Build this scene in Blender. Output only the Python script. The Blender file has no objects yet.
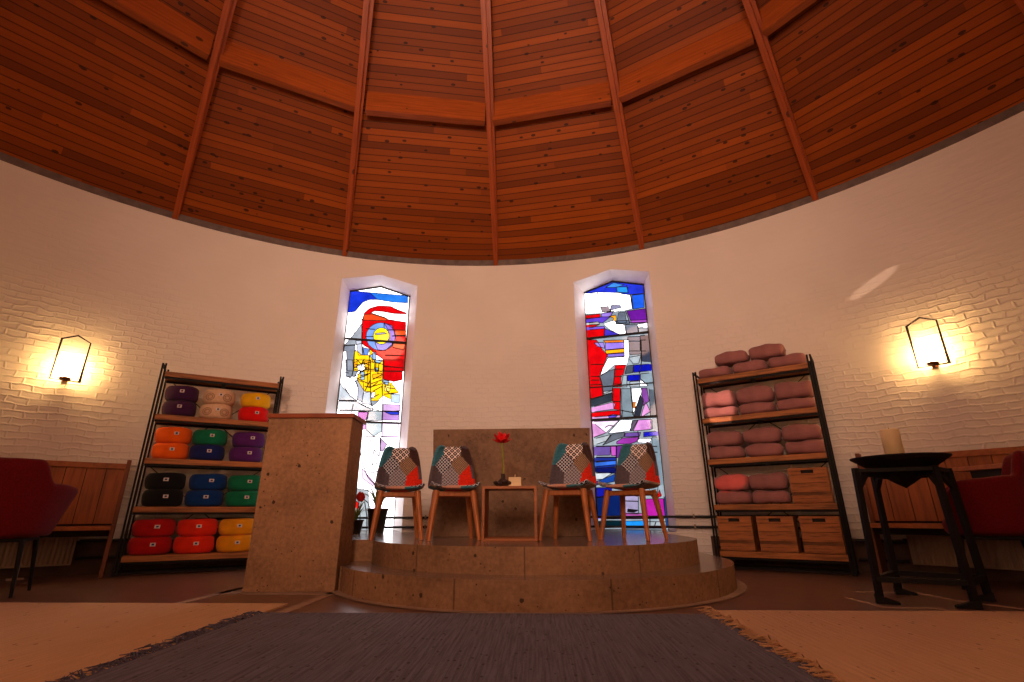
import bpy, bmesh, math, random
import numpy as np
from mathutils import Vector, Matrix
random.seed(7)
PI = math.pi
R = 6.1            # inner radius of the round room
HW = 4.045         # top of the white wall
CAM = Vector((0.516, -0.472, 0.54)); YAW, PITCH, ROLL = -0.0423, 0.3375, -0.0043
FPX = 494.3
TOP = 0.341        # platform top
STEP = 0.172
SC = bpy.context.scene
COL = SC.collection

# ------------------------------------------------------------------ helpers
def lin(c):
    return tuple(((x/12.92) if x <= .04045 else ((x+.055)/1.055)**2.4) for x in c[:3])

class NT:
    def __init__(s, m):
        s.nt = m.node_tree; s.nt.nodes.clear()
    def n(s, typ, **kw):
        nd = s.nt.nodes.new(typ)
        for k, v in kw.items():
            if k == 'ins':
                for a, b in v.items():
                    if hasattr(b, 'links') or isinstance(b, bpy.types.NodeSocket): s.nt.links.new(b, nd.inputs[a])
                    else: nd.inputs[a].default_value = b
            else: setattr(nd, k, v)
        return nd
    def math(s, op, a, b=0.0, c=None):
        ins = {0: a, 1: b}
        if c is not None: ins[2] = c
        return s.n('ShaderNodeMath', operation=op, ins=ins).outputs[0]
    def mix(s, fac, a, b, bt='MIX'):
        nd = s.n('ShaderNodeMix', data_type='RGBA', blend_type=bt)
        for i, v in ((0, fac), (6, a), (7, b)):
            if isinstance(v, bpy.types.NodeSocket): s.nt.links.new(v, nd.inputs[i])
            else: nd.inputs[i].default_value = v if i == 0 else (*v[:3], 1)
        return nd.outputs[2]
    def ramp(s, fac, stops):
        nd = s.n('ShaderNodeValToRGB'); s.nt.links.new(fac, nd.inputs[0])
        el = nd.color_ramp.elements
        while len(el) < len(stops): el.new(.5)
        for e, (p, c) in zip(el, stops):
            e.position = p; e.color = (*c[:3], 1) if not isinstance(c, (int, float)) else (c, c, c, 1)
        return nd.outputs[0]
    def finish(s, col, rough=.6, metal=0., normal=None, spec=.5, sheen=0., **kw):
        b = s.n('ShaderNodeBsdfPrincipled')
        for nm, v in (('Base Color', col), ('Roughness', rough), ('Metallic', metal), ('Specular IOR Level', spec), ('Sheen Weight', sheen)):
            if isinstance(v, bpy.types.NodeSocket): s.nt.links.new(v, b.inputs[nm])
            else: b.inputs[nm].default_value = (*v[:3], 1) if nm == 'Base Color' else v
        for k, v in kw.items(): b.inputs[k.replace('_', ' ')].default_value = v
        if normal is not None: s.nt.links.new(normal, b.inputs['Normal'])
        o = s.n('ShaderNodeOutputMaterial'); s.nt.links.new(b.outputs[0], o.inputs[0])
        return b
    def bump(s, h, strength=.3, dist=.01):
        return s.n('ShaderNodeBump', ins={'Height': h, 'Strength': strength, 'Distance': dist}).outputs[0]
    def obj(s): return s.n('ShaderNodeTexCoord').outputs['Object']
    def uv(s): return s.n('ShaderNodeTexCoord').outputs['UV']
    def noise(s, v, scale, detail=3., rough=.5):
        return s.n('ShaderNodeTexNoise', ins={'Vector': v, 'Scale': scale, 'Detail': detail, 'Roughness': rough}).outputs[0]
    def scaled(s, v, sc):
        return s.n('ShaderNodeMapping', ins={'Vector': v, 'Scale': sc}).outputs[0]

MATS = {}
def newmat(name):
    m = bpy.data.materials.new(name); m.use_nodes = True; MATS[name] = m
    return m, NT(m)

def plain(name, c, rough=.6, metal=0., nscale=40., namt=.15, bump=.1, spec=.5, sheen=0.):
    m, t = newmat(name); v = t.obj(); c = lin(c)
    nz = t.noise(v, nscale, 4.)
    lo = tuple(x*(1-namt) for x in c); hi = tuple(min(1, x*(1+namt)) for x in c)
    t.finish(t.ramp(nz, [(.3, lo), (.7, hi)]), rough, metal, t.bump(nz, bump, .004), spec, sheen)
    return m

def wood(name, c, rough=.5, axis=0, dark=.45, scale=1., spec=.4, lo=.36, hi=.66):
    """grain stretched along axis (object coordinates)"""
    m, t = newmat(name); v = t.obj(); c = lin(c)
    sc = [28.*scale]*3; sc[axis] = 2.2*scale
    v2 = t.scaled(v, tuple(sc))
    g = t.noise(v2, 1., 5., .65)
    big = t.noise(v, 3.*scale, 2.)
    a = t.ramp(g, [(lo, tuple(x*dark for x in c)), (.5, c), (hi, tuple(min(1, x*1.25) for x in c))])
    a = t.mix(.35, a, t.ramp(big, [(.3, tuple(x*.5 for x in c)), (.7, tuple(min(1, x*1.3) for x in c))]))
    t.finish(a, rough, 0, t.bump(g, .15, .003), spec)
    return m

def stone(name, c, rough=.75, pit=1.0, spec=.3, joints=False):
    m, t = newmat(name); v = t.obj(); c = lin(c)
    n1 = t.noise(v, 2.2, 5., .6); n2 = t.noise(v, 30., 6., .7)
    col = t.ramp(n1, [(.36, tuple(x*.62 for x in c)), (.5, c), (.64, tuple(min(1, x*1.3) for x in c))])
    col = t.mix(.42, col, t.ramp(n2, [(.36, tuple(x*.45 for x in c)), (.64, tuple(min(1, x*1.4) for x in c))]))
    vo = t.n('ShaderNodeTexVoronoi', ins={'Vector': v, 'Scale': 8., 'Randomness': 1.}).outputs['Distance']
    gate = t.noise(v, 5., 2.)
    pits = t.math('MULTIPLY', t.math('LESS_THAN', t.math('ADD', vo, t.math('MULTIPLY', t.noise(v, 60., 2.), .12)), .17), t.math('GREATER_THAN', gate, .48))
    vo2 = t.n('ShaderNodeTexVoronoi', ins={'Vector': v, 'Scale': 26., 'Randomness': 1.}).outputs['Distance']
    pits2 = t.math('MULTIPLY', t.math('LESS_THAN', vo2, .14), t.math('GREATER_THAN', t.noise(v, 12., 2.), .54))
    pp = t.math('MULTIPLY', t.math('MAXIMUM', pits, pits2), pit)
    col = t.mix(pp, col, tuple(x*.18 for x in c))
    if joints:      # thin joints between the curved stone blocks
        sp = t.n('ShaderNodeSeparateXYZ', ins={0: v})
        an = t.math('FRACT', t.math('MULTIPLY', t.math('ADD', t.math('ARCTAN2', sp.outputs[0], sp.outputs[1]), t.math('MULTIPLY', t.math('GREATER_THAN', sp.outputs[2], STEP), .25)), 1.75))
        jn = t.math('LESS_THAN', an, .012)
        col = t.mix(t.math('MULTIPLY', jn, .7), col, tuple(x*.25 for x in c)); pp = t.math('MAXIMUM', pp, jn)
    h = t.math('SUBTRACT', t.math('MULTIPLY', n2, .5), pp)
    t.finish(col, rough, 0, t.bump(h, .35, .006), spec)
    return m

# ------------------------------------------------------------------ mesh builder
class MB:
    def __init__(s):
        s.v = []; s.f = []; s.mi = []; s.sm = []; s.uv = {}
    def add(s, verts, faces, mi=0, smooth=False):
        o = len(s.v); s.v += [tuple(x) for x in verts]
        for f in faces:
            s.f.append([i+o for i in f]); s.mi.append(mi); s.sm.append(smooth)
        return o
    def box(s, lo, hi, mi=0, M=None):
        x0, y0, z0 = lo; x1, y1, z1 = hi
        vs = [(x0,y0,z0),(x1,y0,z0),(x1,y1,z0),(x0,y1,z0),(x0,y0,z1),(x1,y0,z1),(x1,y1,z1),(x0,y1,z1)]
        if M is not None: vs = [tuple(M @ Vector(q)) for q in vs]
        s.add(vs, [(3,2,1,0),(4,5,6,7),(0,1,5,4),(1,2,6,5),(2,3,7,6),(3,0,4,7)], mi)
        return s
    def prism(s, poly, z0, z1, mi=0, side_mi=None):
        n = len(poly)
        vs = [(x, y, z0) for x, y in poly]+[(x, y, z1) for x, y in poly]
        s.add(vs, [list(range(n))[::-1], list(range(n, 2*n))], mi)
        s.add(vs, [(i, (i+1) % n, n+(i+1) % n, n+i) for i in range(n)], mi if side_mi is None else side_mi)
        return s
    def tube(s, pts, r, mi=0, n=8, smooth=True, closed=False, square=False):
        pts = [Vector(q) for q in pts]; k = len(pts)
        rs = r if isinstance(r, (list, tuple)) else [r]*k
        if square: n = 4; smooth = False
        tang0 = None; rings = []
        up = None
        for i in range(k):
            a = pts[i-1] if (i > 0 or closed) else pts[i]
            b = pts[(i+1) % k] if (i < k-1 or closed) else pts[i]
            t = (b-a).normalized()
            if up is None:
                up = Vector((0, 0, 1)) if abs(t.z) < .9 else Vector((0, 1, 0))
            x = up.cross(t).normalized(); y = t.cross(x).normalized(); up = y
            sc = 1.0
            if 0 < i < k-1 or closed:
                u1 = (pts[i]-a).normalized(); sc = 1/max(.35, abs(u1.dot(t)))
            off = PI/4 if square else 0
            rr = rs[i]*(1.414 if square else 1)*(sc if square else 1)
            rings.append([pts[i]+(x*math.cos(off+2*PI*j/n)+y*math.sin(off+2*PI*j/n))*rr for j in range(n)])
        vs = [q for rg in rings for q in rg]
        fs = []
        m = k if closed else k-1
        for i in range(m):
            for j in range(n):
                a = i*n+j; b = i*n+(j+1) % n; c2 = ((i+1) % k)*n+(j+1) % n; d = ((i+1) % k)*n+j
                fs.append((a, b, c2, d))
        s.add(vs, fs, mi, smooth)
        if not closed:
            s.add(rings[0], [list(range(n))[::-1]], mi); s.add(rings[-1], [list(range(n))], mi)
        return s
    def lathe(s, prof, n=24, mi=0, c=(0, 0), smooth=True, fn=None, caps=True):
        vs = []; fs = []
        for (r, z) in prof:
            for j in range(n):
                a = 2*PI*j/n; rr = r if fn is None else r*fn(a, z)
                vs.append((c[0]+rr*math.cos(a), c[1]+rr*math.sin(a), z))
        for i in range(len(prof)-1):
            for j in range(n):
                fs.append((i*n+j, i*n+(j+1) % n, (i+1)*n+(j+1) % n, (i+1)*n+j))
        s.add(vs, fs, mi, smooth)
        if caps:
            if prof[0][0] > 1e-5: s.add(vs[:n], [list(range(n))[::-1]], mi)
            if prof[-1][0] > 1e-5: s.add(vs[-n:], [list(range(n))], mi)
        return s
    def grid(s, P, mi=0, smooth=True, matfn=None, uvs=None):
        """P[i][j] rows of points; matfn(i, j) -> slot"""
        ni, nj = len(P), len(P[0]); o = len(s.v)
        s.v += [tuple(q) for row in P for q in row]
        for i in range(ni-1):
            for j in range(nj-1):
                if uvs is not None:
                    s.uv[len(s.f)] = [uvs[i][j], uvs[i][j+1], uvs[i+1][j+1], uvs[i+1][j]]
                s.f.append([o+i*nj+j, o+i*nj+j+1, o+(i+1)*nj+j+1, o+(i+1)*nj+j])
                s.mi.append(mi if matfn is None else matfn(i, j)); s.sm.append(smooth)
        return s
    def build(s, name, mats, parent=None, bevel=0., kind=None, label=None, weld=False, solid=0., sub=0):
        me = bpy.data.meshes.new(name)
        me.from_pydata(s.v, [], s.f)
        if not isinstance(mats, (list, tuple)): mats = [mats]
        for m in mats: me.materials.append(m)
        me.polygons.foreach_set('material_index', s.mi)
        me.polygons.foreach_set('use_smooth', s.sm)
        if s.uv:
            ul = me.uv_layers.new(name='UVMap')
            for fi, q in s.uv.items():
                p = me.polygons[fi]
                for k, li in enumerate(p.loop_indices): ul.data[li].uv = q[k]
        me.validate(); me.update()
        if weld:
            bm = bmesh.new(); bm.from_mesh(me); bmesh.ops.remove_doubles(bm, verts=bm.verts, dist=1e-5)
            bmesh.ops.recalc_face_normals(bm, faces=bm.faces); bm.to_mesh(me); bm.free()
        o = bpy.data.objects.new(name, me); COL.objects.link(o)
        if parent is not None: o.parent = parent
        if solid:
            md = o.modifiers.new('thickness', 'SOLIDIFY'); md.thickness = solid; md.offset = 0
        if sub:
            md = o.modifiers.new('smooth', 'SUBSURF'); md.levels = sub; md.render_levels = sub
        if bevel:
            md = o.modifiers.new('edges', 'BEVEL'); md.width = bevel; md.segments = 2; md.limit_method = 'ANGLE'; md.angle_limit = .7
        if kind: o['kind'] = kind
        if label: o['label'] = label
        return o

def tag(o, label, cat, group=None):
    o['label'] = label; o['category'] = cat
    if group: o['group'] = group
    return o

def thing(name, label, cat, loc=(0, 0, 0), rotz=0., group=None):
    o = bpy.data.objects.new(name, None); COL.objects.link(o)
    o.empty_display_size = .1
    o.location = loc; o.rotation_euler = (0, 0, rotz)
    return tag(o, label, cat, group)

def dup(o, loc, rotz, label=None, group=None, scale=None):
    def cp(a, parent):
        c = a.copy(); COL.objects.link(c)
        if parent is not None: c.parent = parent
        for ch in list(a.children): cp(ch, c)
        return c
    r = cp(o, None); r.location = loc; r.rotation_euler = (0, 0, rotz)
    if scale: r.scale = scale
    if label: r['label'] = label
    if group: r['group'] = group
    return r

def pol(az, r, z=0.): # azimuth in degrees, 0 = the far wall's middle
    a = math.radians(az); return (r*math.sin(a), r*math.cos(a), z)

# camera ray helper: meets a vertical plane of the real scene (used for the pattern of the glass)
_fw = Vector((math.sin(YAW)*math.cos(PITCH), math.cos(YAW)*math.cos(PITCH), math.sin(PITCH)))
_r = Vector((math.cos(YAW), -math.sin(YAW), 0)); _u = _r.cross(_fw)
_R = _r*math.cos(ROLL)+_u*math.sin(ROLL); _U = -_r*math.sin(ROLL)+_u*math.cos(ROLL)
def at_plane(x, y, P0, n):
    d = _R*(x-512)+_U*(341-y)+_fw*FPX
    t = (Vector(P0)-CAM).dot(Vector(n))/d.dot(Vector(n))
    return CAM+d*t

# ------------------------------------------------------------------ materials
M = {}
def wall_mat():
    m, t = newmat('white_painted_brick'); uv = t.uv()
    wob = t.n('ShaderNodeTexNoise', ins={'Vector': uv, 'Scale': 6., 'Detail': 4.})
    w1 = t.n('ShaderNodeVectorMath', operation='SUBTRACT', ins={0: wob.outputs['Color'], 1: (.5, .5, .5)}).outputs[0]
    w2 = t.n('ShaderNodeVectorMath', operation='SCALE', ins={0: w1, 'Scale': .07}).outputs[0]
    v = t.n('ShaderNodeVectorMath', operation='ADD', ins={0: uv, 1: w2}).outputs[0]
    br = t.n('ShaderNodeTexBrick', offset=.5, ins={'Vector': v, 'Scale': 1., 'Brick Width': .165, 'Row Height': .066, 'Mortar Size': .014,
             'Mortar Smooth': 1., 'Bias': 0., 'Color1': (1, 1, 1, 1), 'Color2': (.35, .35, .35, 1), 'Mortar': (0, 0, 0, 1)})
    h = t.math('MULTIPLY', t.math('SUBTRACT', 1., br.outputs['Fac']), .6)
    tone = t.n('ShaderNodeSeparateColor', ins={0: br.outputs['Color']}).outputs[0]
    gate = t.ramp(t.noise(uv, 1.6, 3., .6), [(.36, .04), (.62, 1.)])
    # the courses are flush and heavily overpainted high up, rough near the lamps and below
    sep = t.n('ShaderNodeSeparateXYZ', ins={0: uv})
    zf = t.n('ShaderNodeMapRange', ins={0: sep.outputs[1], 1: 1.7, 2: 3.1, 3: 1., 4: .05}).outputs[0]
    hh = t.math('MULTIPLY', t.math('ADD', h, t.math('MULTIPLY', tone, 1.9)), t.math('MULTIPLY', gate, zf))
    hh = t.math('ADD', hh, t.math('MULTIPLY', t.noise(t.scaled(uv, (4., 14., 1.)), 1., 4., .6), .8))
    n2 = t.noise(uv, .9, 4.)
    col = t.ramp(n2, [(.3, (.77, .72, .66)), (.7, (.85, .80, .74))])
    col = t.mix(t.math('MULTIPLY', br.outputs['Fac'], .015), col, (.55, .48, .42))
    t.finish(col, .6, 0, t.bump(hh, .36, .02), .3)
    return m
M['wall'] = wall_mat()
M['plaster'] = plain('white_reveal_paint', (.95, .93, .92), .55, 0, 6., .04, .1)
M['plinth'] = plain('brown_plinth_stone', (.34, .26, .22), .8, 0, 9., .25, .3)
M['concrete'] = plain('grey_ring_concrete', (.42, .37, .35), .85, 0, 9., .25, .3)
def board_mat():
    m, t = newmat('ceiling_boards'); uv = t.uv()
    sep = t.n('ShaderNodeSeparateXYZ', ins={0: uv}); W = .085
    rowf = t.math('DIVIDE', sep.outputs[1], W); row = t.math('FLOOR', rowf); fr = t.math('FRACT', rowf)
    cu = t.n('ShaderNodeCombineXYZ', ins={0: row, 1: t.math('FLOOR', t.math('DIVIDE', t.math('ADD', sep.outputs[0], t.math('MULTIPLY', row, 7.31)), 3.1))}).outputs[0]
    rnd = t.n('ShaderNodeTexWhiteNoise', ins={'Vector': cu}).outputs['Value']
    gv = t.n('ShaderNodeCombineXYZ', ins={0: t.math('MULTIPLY', sep.outputs[0], 2.), 1: t.math('MULTIPLY', sep.outputs[1], 45.), 2: t.math('MULTIPLY', row, 3.7)}).outputs[0]
    gr = t.noise(gv, 1., 4., .6)
    c0 = (.16, .033, .002); c1 = (.40, .088, .0045)
    base = t.mix(rnd, c0, c1)
    base = t.mix(t.math('MULTIPLY', gr, .6), base, (.13, .024, .002))
    kv = t.n('ShaderNodeCombineXYZ', ins={0: t.math('MULTIPLY', sep.outputs[0], 4.8), 1: t.math('MULTIPLY', sep.outputs[1], 9.), 2: 0.}).outputs[0]
    vo = t.n('ShaderNodeTexVoronoi', ins={'Vector': kv, 'Scale': 1., 'Randomness': 1.})
    kn = t.math('MULTIPLY', t.math('LESS_THAN', vo.outputs['Distance'], .15), t.math('GREATER_THAN', t.n('ShaderNodeSeparateColor', ins={0: vo.outputs['Color']}).outputs[0], .2))
    base = t.mix(t.math('MULTIPLY', kn, .85), base, (.03, .008, .004))
    gap = t.math('LESS_THAN', t.math('ABSOLUTE', t.math('SUBTRACT', fr, .5)), .44)
    base = t.mix(t.math('MULTIPLY', t.math('SUBTRACT', 1., gap), .75), base, (.025, .007, .003))
    t.finish(base, .55, 0, t.bump(t.math('ADD', gap, t.math('MULTIPLY', gr, .15)), .5, .008), .2)
    return m
M['boards'] = board_mat()
def beam_mat(name, c):
    m, t = newmat(name); v = t.obj()
    uvm = t.uv()
    sep = t.n('ShaderNodeSeparateXYZ', ins={0: uvm})
    gv = t.n('ShaderNodeCombineXYZ', ins={0: t.math('MULTIPLY', sep.outputs[0], 2.2), 1: t.math('MULTIPLY', sep.outputs[1], 40.), 2: 0.}).outputs[0]
    g = t.noise(gv, 1., 5., .6)
    col = t.ramp(g, [(.3, tuple(x*.6 for x in c)), (.6, c), (.8, tuple(x*1.25 for x in c))])
    kv = t.n('ShaderNodeCombineXYZ', ins={0: t.math('MULTIPLY', sep.outputs[0], 4.), 1: t.math('MULTIPLY', sep.outputs[1], 6.5), 2: 0.}).outputs[0]
    vo = t.n('ShaderNodeTexVoronoi', ins={'Vector': kv, 'Scale': 1., 'Randomness': 1.})
    kn = t.math('MULTIPLY', t.math('LESS_THAN', vo.outputs['Distance'], .15), t.math('GREATER_THAN', t.n('ShaderNodeSeparateColor', ins={0: vo.outputs['Color']}).outputs[1], .2))
    col = t.mix(t.math('MULTIPLY', kn, .85), col, (.04, .01, .005))
    t.finish(col, .45, 0, t.bump(g, .12, .003), .4)
    return m
M['beam'] = beam_mat('orange_rib_wood', (.36, .07, .012))
M['purlin'] = beam_mat('knotty_purlin_wood', (.40, .09, .015))
M['lect'] = stone('lectern_shell_limestone', (.63, .48, .35), .75, 1.2)
M['slab'] = stone('slab_shell_limestone', (.50, .39, .30), .75, .9)
M['step_riser'] = stone('step_riser_stone', (.58, .44, .32), .7, 1., .3, True)
M['tread'] = stone('polished_tread_stone', (.50, .42, .37), .17, .4, .6)
M['strip'] = stone('pale_floor_strip', (.62, .52, .45), .6, .3)
def floor_mat():
    m, t = newmat('brown_floor_tiles'); v = t.obj()
    br = t.n('ShaderNodeTexBrick', offset=.5, ins={'Vector': t.n('ShaderNodeMapping', ins={'Vector': v, 'Rotation': (0, 0, .79)}).outputs[0], 'Scale': 1., 'Brick Width': .24, 'Row Height': .12, 'Mortar Size': .004,
             'Color1': (.13, .068, .048, 1), 'Color2': (.175, .092, .062, 1), 'Mortar': (.12, .09, .075, 1)})
    nz = t.noise(v, 12., 4.)
    col = t.mix(.3, br.outputs['Color'], t.ramp(nz, [(.3, (.09, .05, .035)), (.7, (.21, .115, .08))]))
    t.finish(col, .33, 0, t.bump(t.math('ADD', t.math('SUBTRACT', 1., br.outputs['Fac']), t.math('MULTIPLY', nz, .2)), .06, .004), .5)
    return m
M['floor'] = floor_mat()
M['black'] = plain('black_powder_coated_steel', (.04, .036, .036), .6, 0., 30., .3, .1, .25)
M['iron'] = plain('wrought_iron', (.05, .045, .043), .6, 0., 25., .3, .3, .25)
M['shelfwood'] = wood('rough_orange_shelf_wood', (.68, .43, .22), .6, 0, .35, .8, .4, .4, .6)
M['cratewood'] = wood('reclaimed_crate_wood', (.68, .42, .22), .65, 0, .12, .6, .4, .42, .58)
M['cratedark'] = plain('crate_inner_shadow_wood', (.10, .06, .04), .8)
M['lectwood'] = wood('lectern_top_wood', (.58, .28, .13), .45, 0, .55)
M['benchwood'] = wood('pine_panel_wood', (.64, .36, .17), .5, 2, .6)
M['benchrail'] = wood('pine_rail_wood', (.66, .38, .18), .45, 0, .6)
M['endshade'] = wood('shaded_end_panel_wood', (.46, .25, .13), .5, 2, .6)  # bench pine darkened: under-bench shade put into the colour
M['legwood'] = wood('beech_leg_wood', (.72, .43, .22), .45, 2, .7)
M['tablewood'] = wood('oak_side_table_wood', (.66, .40, .22), .5, 0, .65)
M['radiator'] = plain('radiator_enamel', (.62, .54, .47), .45, 0, 5., .05, .05)
M['pipe'] = plain('dark_pipe_paint', (.09, .085, .09), .4, .3)
M['brass'] = plain('brown_brass', (.42, .24, .1), .35, .8, 20., .1, .05)
M['lead'] = plain('lead_came', (.07, .065, .07), .6, .4)
M['redvelvet'] = plain('crimson_velvet', (.40, .009, .055), .85, 0, 90., .25, .2, .25, .06)
M['candle'] = plain('cream_candle_wax', (.92, .82, .62), .5, 0, 8., .05, .05)
M['wick'] = plain('candle_wick', (.12, .1, .09), .9)
M['pot'] = plain('dark_bronze_pot', (.2, .16, .13), .5, .2, 12., .3, .15)
M['soil'] = plain('potting_soil', (.12, .08, .06), .95, 0, 40., .4, .5)
M['leaf'] = plain('pale_green_leaf', (.45, .58, .26), .5, 0, 14., .25, .1)
M['redpetal'] = plain('red_petal', (.85, .06, .08), .6, 0, 30., .2, .1)
M['stem'] = plain('yellow_green_stem', (.52, .52, .14), .6)
M['pebble'] = plain('dark_vase_pebble', (.2, .13, .1), .6, 0, 18., .4, .3)
M['lampblack'] = plain('lamp_frame_black', (.07, .055, .05), .4, .5)
def rug_mat(name, c, dark, streak, specks, rib):
    m, t = newmat(name); v = t.obj(); c = lin(c); dark = lin(dark)
    v2 = t.scaled(v, (95., 3.5, 1.)); s1 = t.noise(v2, 1., 4., .6)
    v3 = t.scaled(v, (14., 5., 1.)); s2 = t.noise(v3, 1., 3., .6)
    col = t.mix(t.math('MULTIPLY', t.ramp(s1, [(.35, 0.), (.75, 1.)]), streak), c, dark)
    col = t.mix(t.math('MULTIPLY', s2, .35), col, tuple(x*.6 for x in c))
    v4 = t.scaled(v, (34., 17., 1.))
    vo = t.n('ShaderNodeTexVoronoi', ins={'Vector': v4, 'Scale': 1., 'Randomness': 1.})
    sp = t.math('MULTIPLY', t.math('LESS_THAN', vo.outputs['Distance'], .2), t.math('GREATER_THAN', t.n('ShaderNodeSeparateColor', ins={0: vo.outputs['Color']}).outputs[0], 1-specks))
    col = t.mix(t.math('MULTIPLY', sp, .8), col, tuple(x*.25 for x in dark))
    wv = t.n('ShaderNodeTexWave', bands_direction='X', ins={'Vector': v, 'Scale': rib, 'Distortion': 2.5, 'Detail': 2., 'Detail Scale': 3.}).outputs['Fac']
    h = t.math('ADD', t.math('MULTIPLY', wv, .35), t.math('MULTIPLY', s1, 1.3))
    t.finish(col, .92, 0, t.bump(h, .6, .012), .15, .1)
    return m
M['bluerug'] = rug_mat('blue_grey_woven_rug', (.44, .43, .52), (.17, .165, .21), .95, .5, 11.)
M['creamrug'] = rug_mat('cream_woven_rug', (.86, .69, .52), (.72, .54, .38), .5, .10, 9.)

def fabric(name, c, rough=.85, sheen=.1):
    m, t = newmat(name); v = t.obj(); c = lin(c)
    n1 = t.noise(v, 5., 3.); n2 = t.noise(v, 160., 2.)
    n3 = t.noise(t.scaled(v, (9., 9., 30.)), 1., 3.)
    col = t.ramp(n1, [(.3, tuple(x*.75 for x in c)), (.7, tuple(min(1, x*1.15) for x in c))])
    t.finish(col, rough, 0, t.bump(t.math('ADD', t.math('MULTIPLY', n3, 1.), t.math('MULTIPLY', n2, .25)), .45, .012), .2, sheen)
    return m
CUSH = {k: fabric('cushion_'+k+'_cotton', c) for k, c in dict(
    purple=(.24, .10, .26), violet=(.33, .12, .42), yellow=(.95, .72, .06), red=(.88, .06, .05), orange=(.98, .40, .06),
    green=(.03, .45, .30), navy=(.09, .14, .40), black=(.06, .07, .09), blue=(.02, .22, .48), crimson=(.72, .06, .06),
    vermilion=(.92, .18, .06), gold=(.93, .62, .05)).items()}
def mandala():
    m, t = newmat('cushion_cream_mandala_print'); v = t.obj()
    sep = t.n('ShaderNodeSeparateXYZ', ins={0: v})
    d = []
    for cx in (-.088, .088):
        dx = t.math('SUBTRACT', sep.outputs[0], cx); dz = t.math('SUBTRACT', sep.outputs[2], .078)
        r = t.math('SQRT', t.math('ADD', t.math('MULTIPLY', dx, dx), t.math('MULTIPLY', dz, dz)))
        ring = t.math('LESS_THAN', t.math('ABSOLUTE', t.math('SUBTRACT', r, .042)), .004)
        ring2 = t.math('LESS_THAN', t.math('ABSOLUTE', t.math('SUBTRACT', r, .024)), .004)
        an = t.math('ARCTAN2', dz, dx); pet = t.math('GREATER_THAN', t.math('SINE', t.math('MULTIPLY', an, 12.)), .3)
        pet = t.math('MULTIPLY', pet, t.math('LESS_THAN', r, .036))
        d.append(t.math('MAXIMUM', ring, t.math('MAXIMUM', ring2, t.math('MULTIPLY', pet, .5))))
    k = t.math('MULTIPLY', t.math('MAXIMUM', d[0], d[1]), .75)
    n1 = t.noise(v, 40., 3.)
    col = t.mix(k, t.ramp(n1, [(.3, (.62, .40, .24)), (.7, (.74, .52, .34))]), (.16, .06, .02))
    t.finish(col, .85, 0, t.bump(t.noise(v, 12., 3.), .35, .01), .2, .1)
    return m
CUSH['print'] = mandala()
M['tagwhite'] = plain('cushion_tag_white', (.86, .82, .80), .6)
M['tagblue'] = plain('cushion_tag_blue', (.08, .16, .40), .6)
M['bolster'] = fabric('mauve_blanket_cotton', (.62, .42, .41), .9, .15)

def patch(name, c, c2=None, freq=40., width=.2, mode='diag'):
    m, t = newmat(name); uv = t.uv(); sep = t.n('ShaderNodeSeparateXYZ', ins={0: uv}); c = lin(c)
    nz = t.noise(uv, 60., 3.)
    col = t.ramp(nz, [(.3, tuple(x*.75 for x in c)), (.7, tuple(min(1, x*1.2) for x in c))])
    if c2 is not None:
        u, w = sep.outputs[0], sep.outputs[1]
        if mode in ('diag', 'lattice'): a, b = t.math('ADD', u, w), t.math('SUBTRACT', u, w)
        else: a, b = u, w
        def line(x, f=freq, wd=width):
            return t.math('GREATER_THAN', t.math('ABSOLUTE', t.math('SUBTRACT', t.math('FRACT', t.math('MULTIPLY', x, f)), .5)), .5-wd/2)
        k = t.math('MAXIMUM', line(a), line(b))
        if mode == 'lattice':   # small squares between the big diagonal bands
            du = t.math('ABSOLUTE', t.math('SUBTRACT', t.math('FRACT', t.math('MULTIPLY', a, freq)), .5))
            dv = t.math('ABSOLUTE', t.math('SUBTRACT', t.math('FRACT', t.math('MULTIPLY', b, freq)), .5))
            mx = t.math('MAXIMUM', du, dv)
            k = t.math('MAXIMUM', k, t.math('LESS_THAN', mx, .12))
        col = t.mix(k, col, lin(c2))
    t.finish(col, .85, 0, t.bump(nz, .3, .004), .2, .1)
    return m
PATCH = [patch('patch_dusty_brown', (.34, .31, .34)),                                   # 0
         patch('patch_teal', (.22, .48, .56)),                                          # 1
         patch('patch_white_lattice', (.26, .21, .22), (1., .97, .96), 17., .19, 'lattice'),  # 2
         patch('patch_dark_brown', (.26, .17, .16)),                                    # 3
         patch('patch_black_check', (.10, .14, .22), (.86, .88, .92), 31., .21, 'diag'),  # 4
         patch('patch_tan_weave', (.66, .54, .43), (.30, .25, .22), 44., .24, 'diag'),   # 5
         patch('patch_grey_lattice', (.42, .42, .46), (.78, .77, .80), 31., .14, 'diag'),  # 6
         patch('patch_orange_red', (.86, .17, .08)),                                    # 7
         patch('patch_crimson', (.5, .07, .13)),                                        # 8
         patch('patch_pink_beige', (.80, .60, .52)),                                    # 9
         patch('patch_yellow', (.80, .62, .22)),                                        # 10
         patch('patch_black', (.12, .11, .11)),                                         # 11
         patch('patch_shell_underside', (.30, .24, .22))]                               # 12

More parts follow.
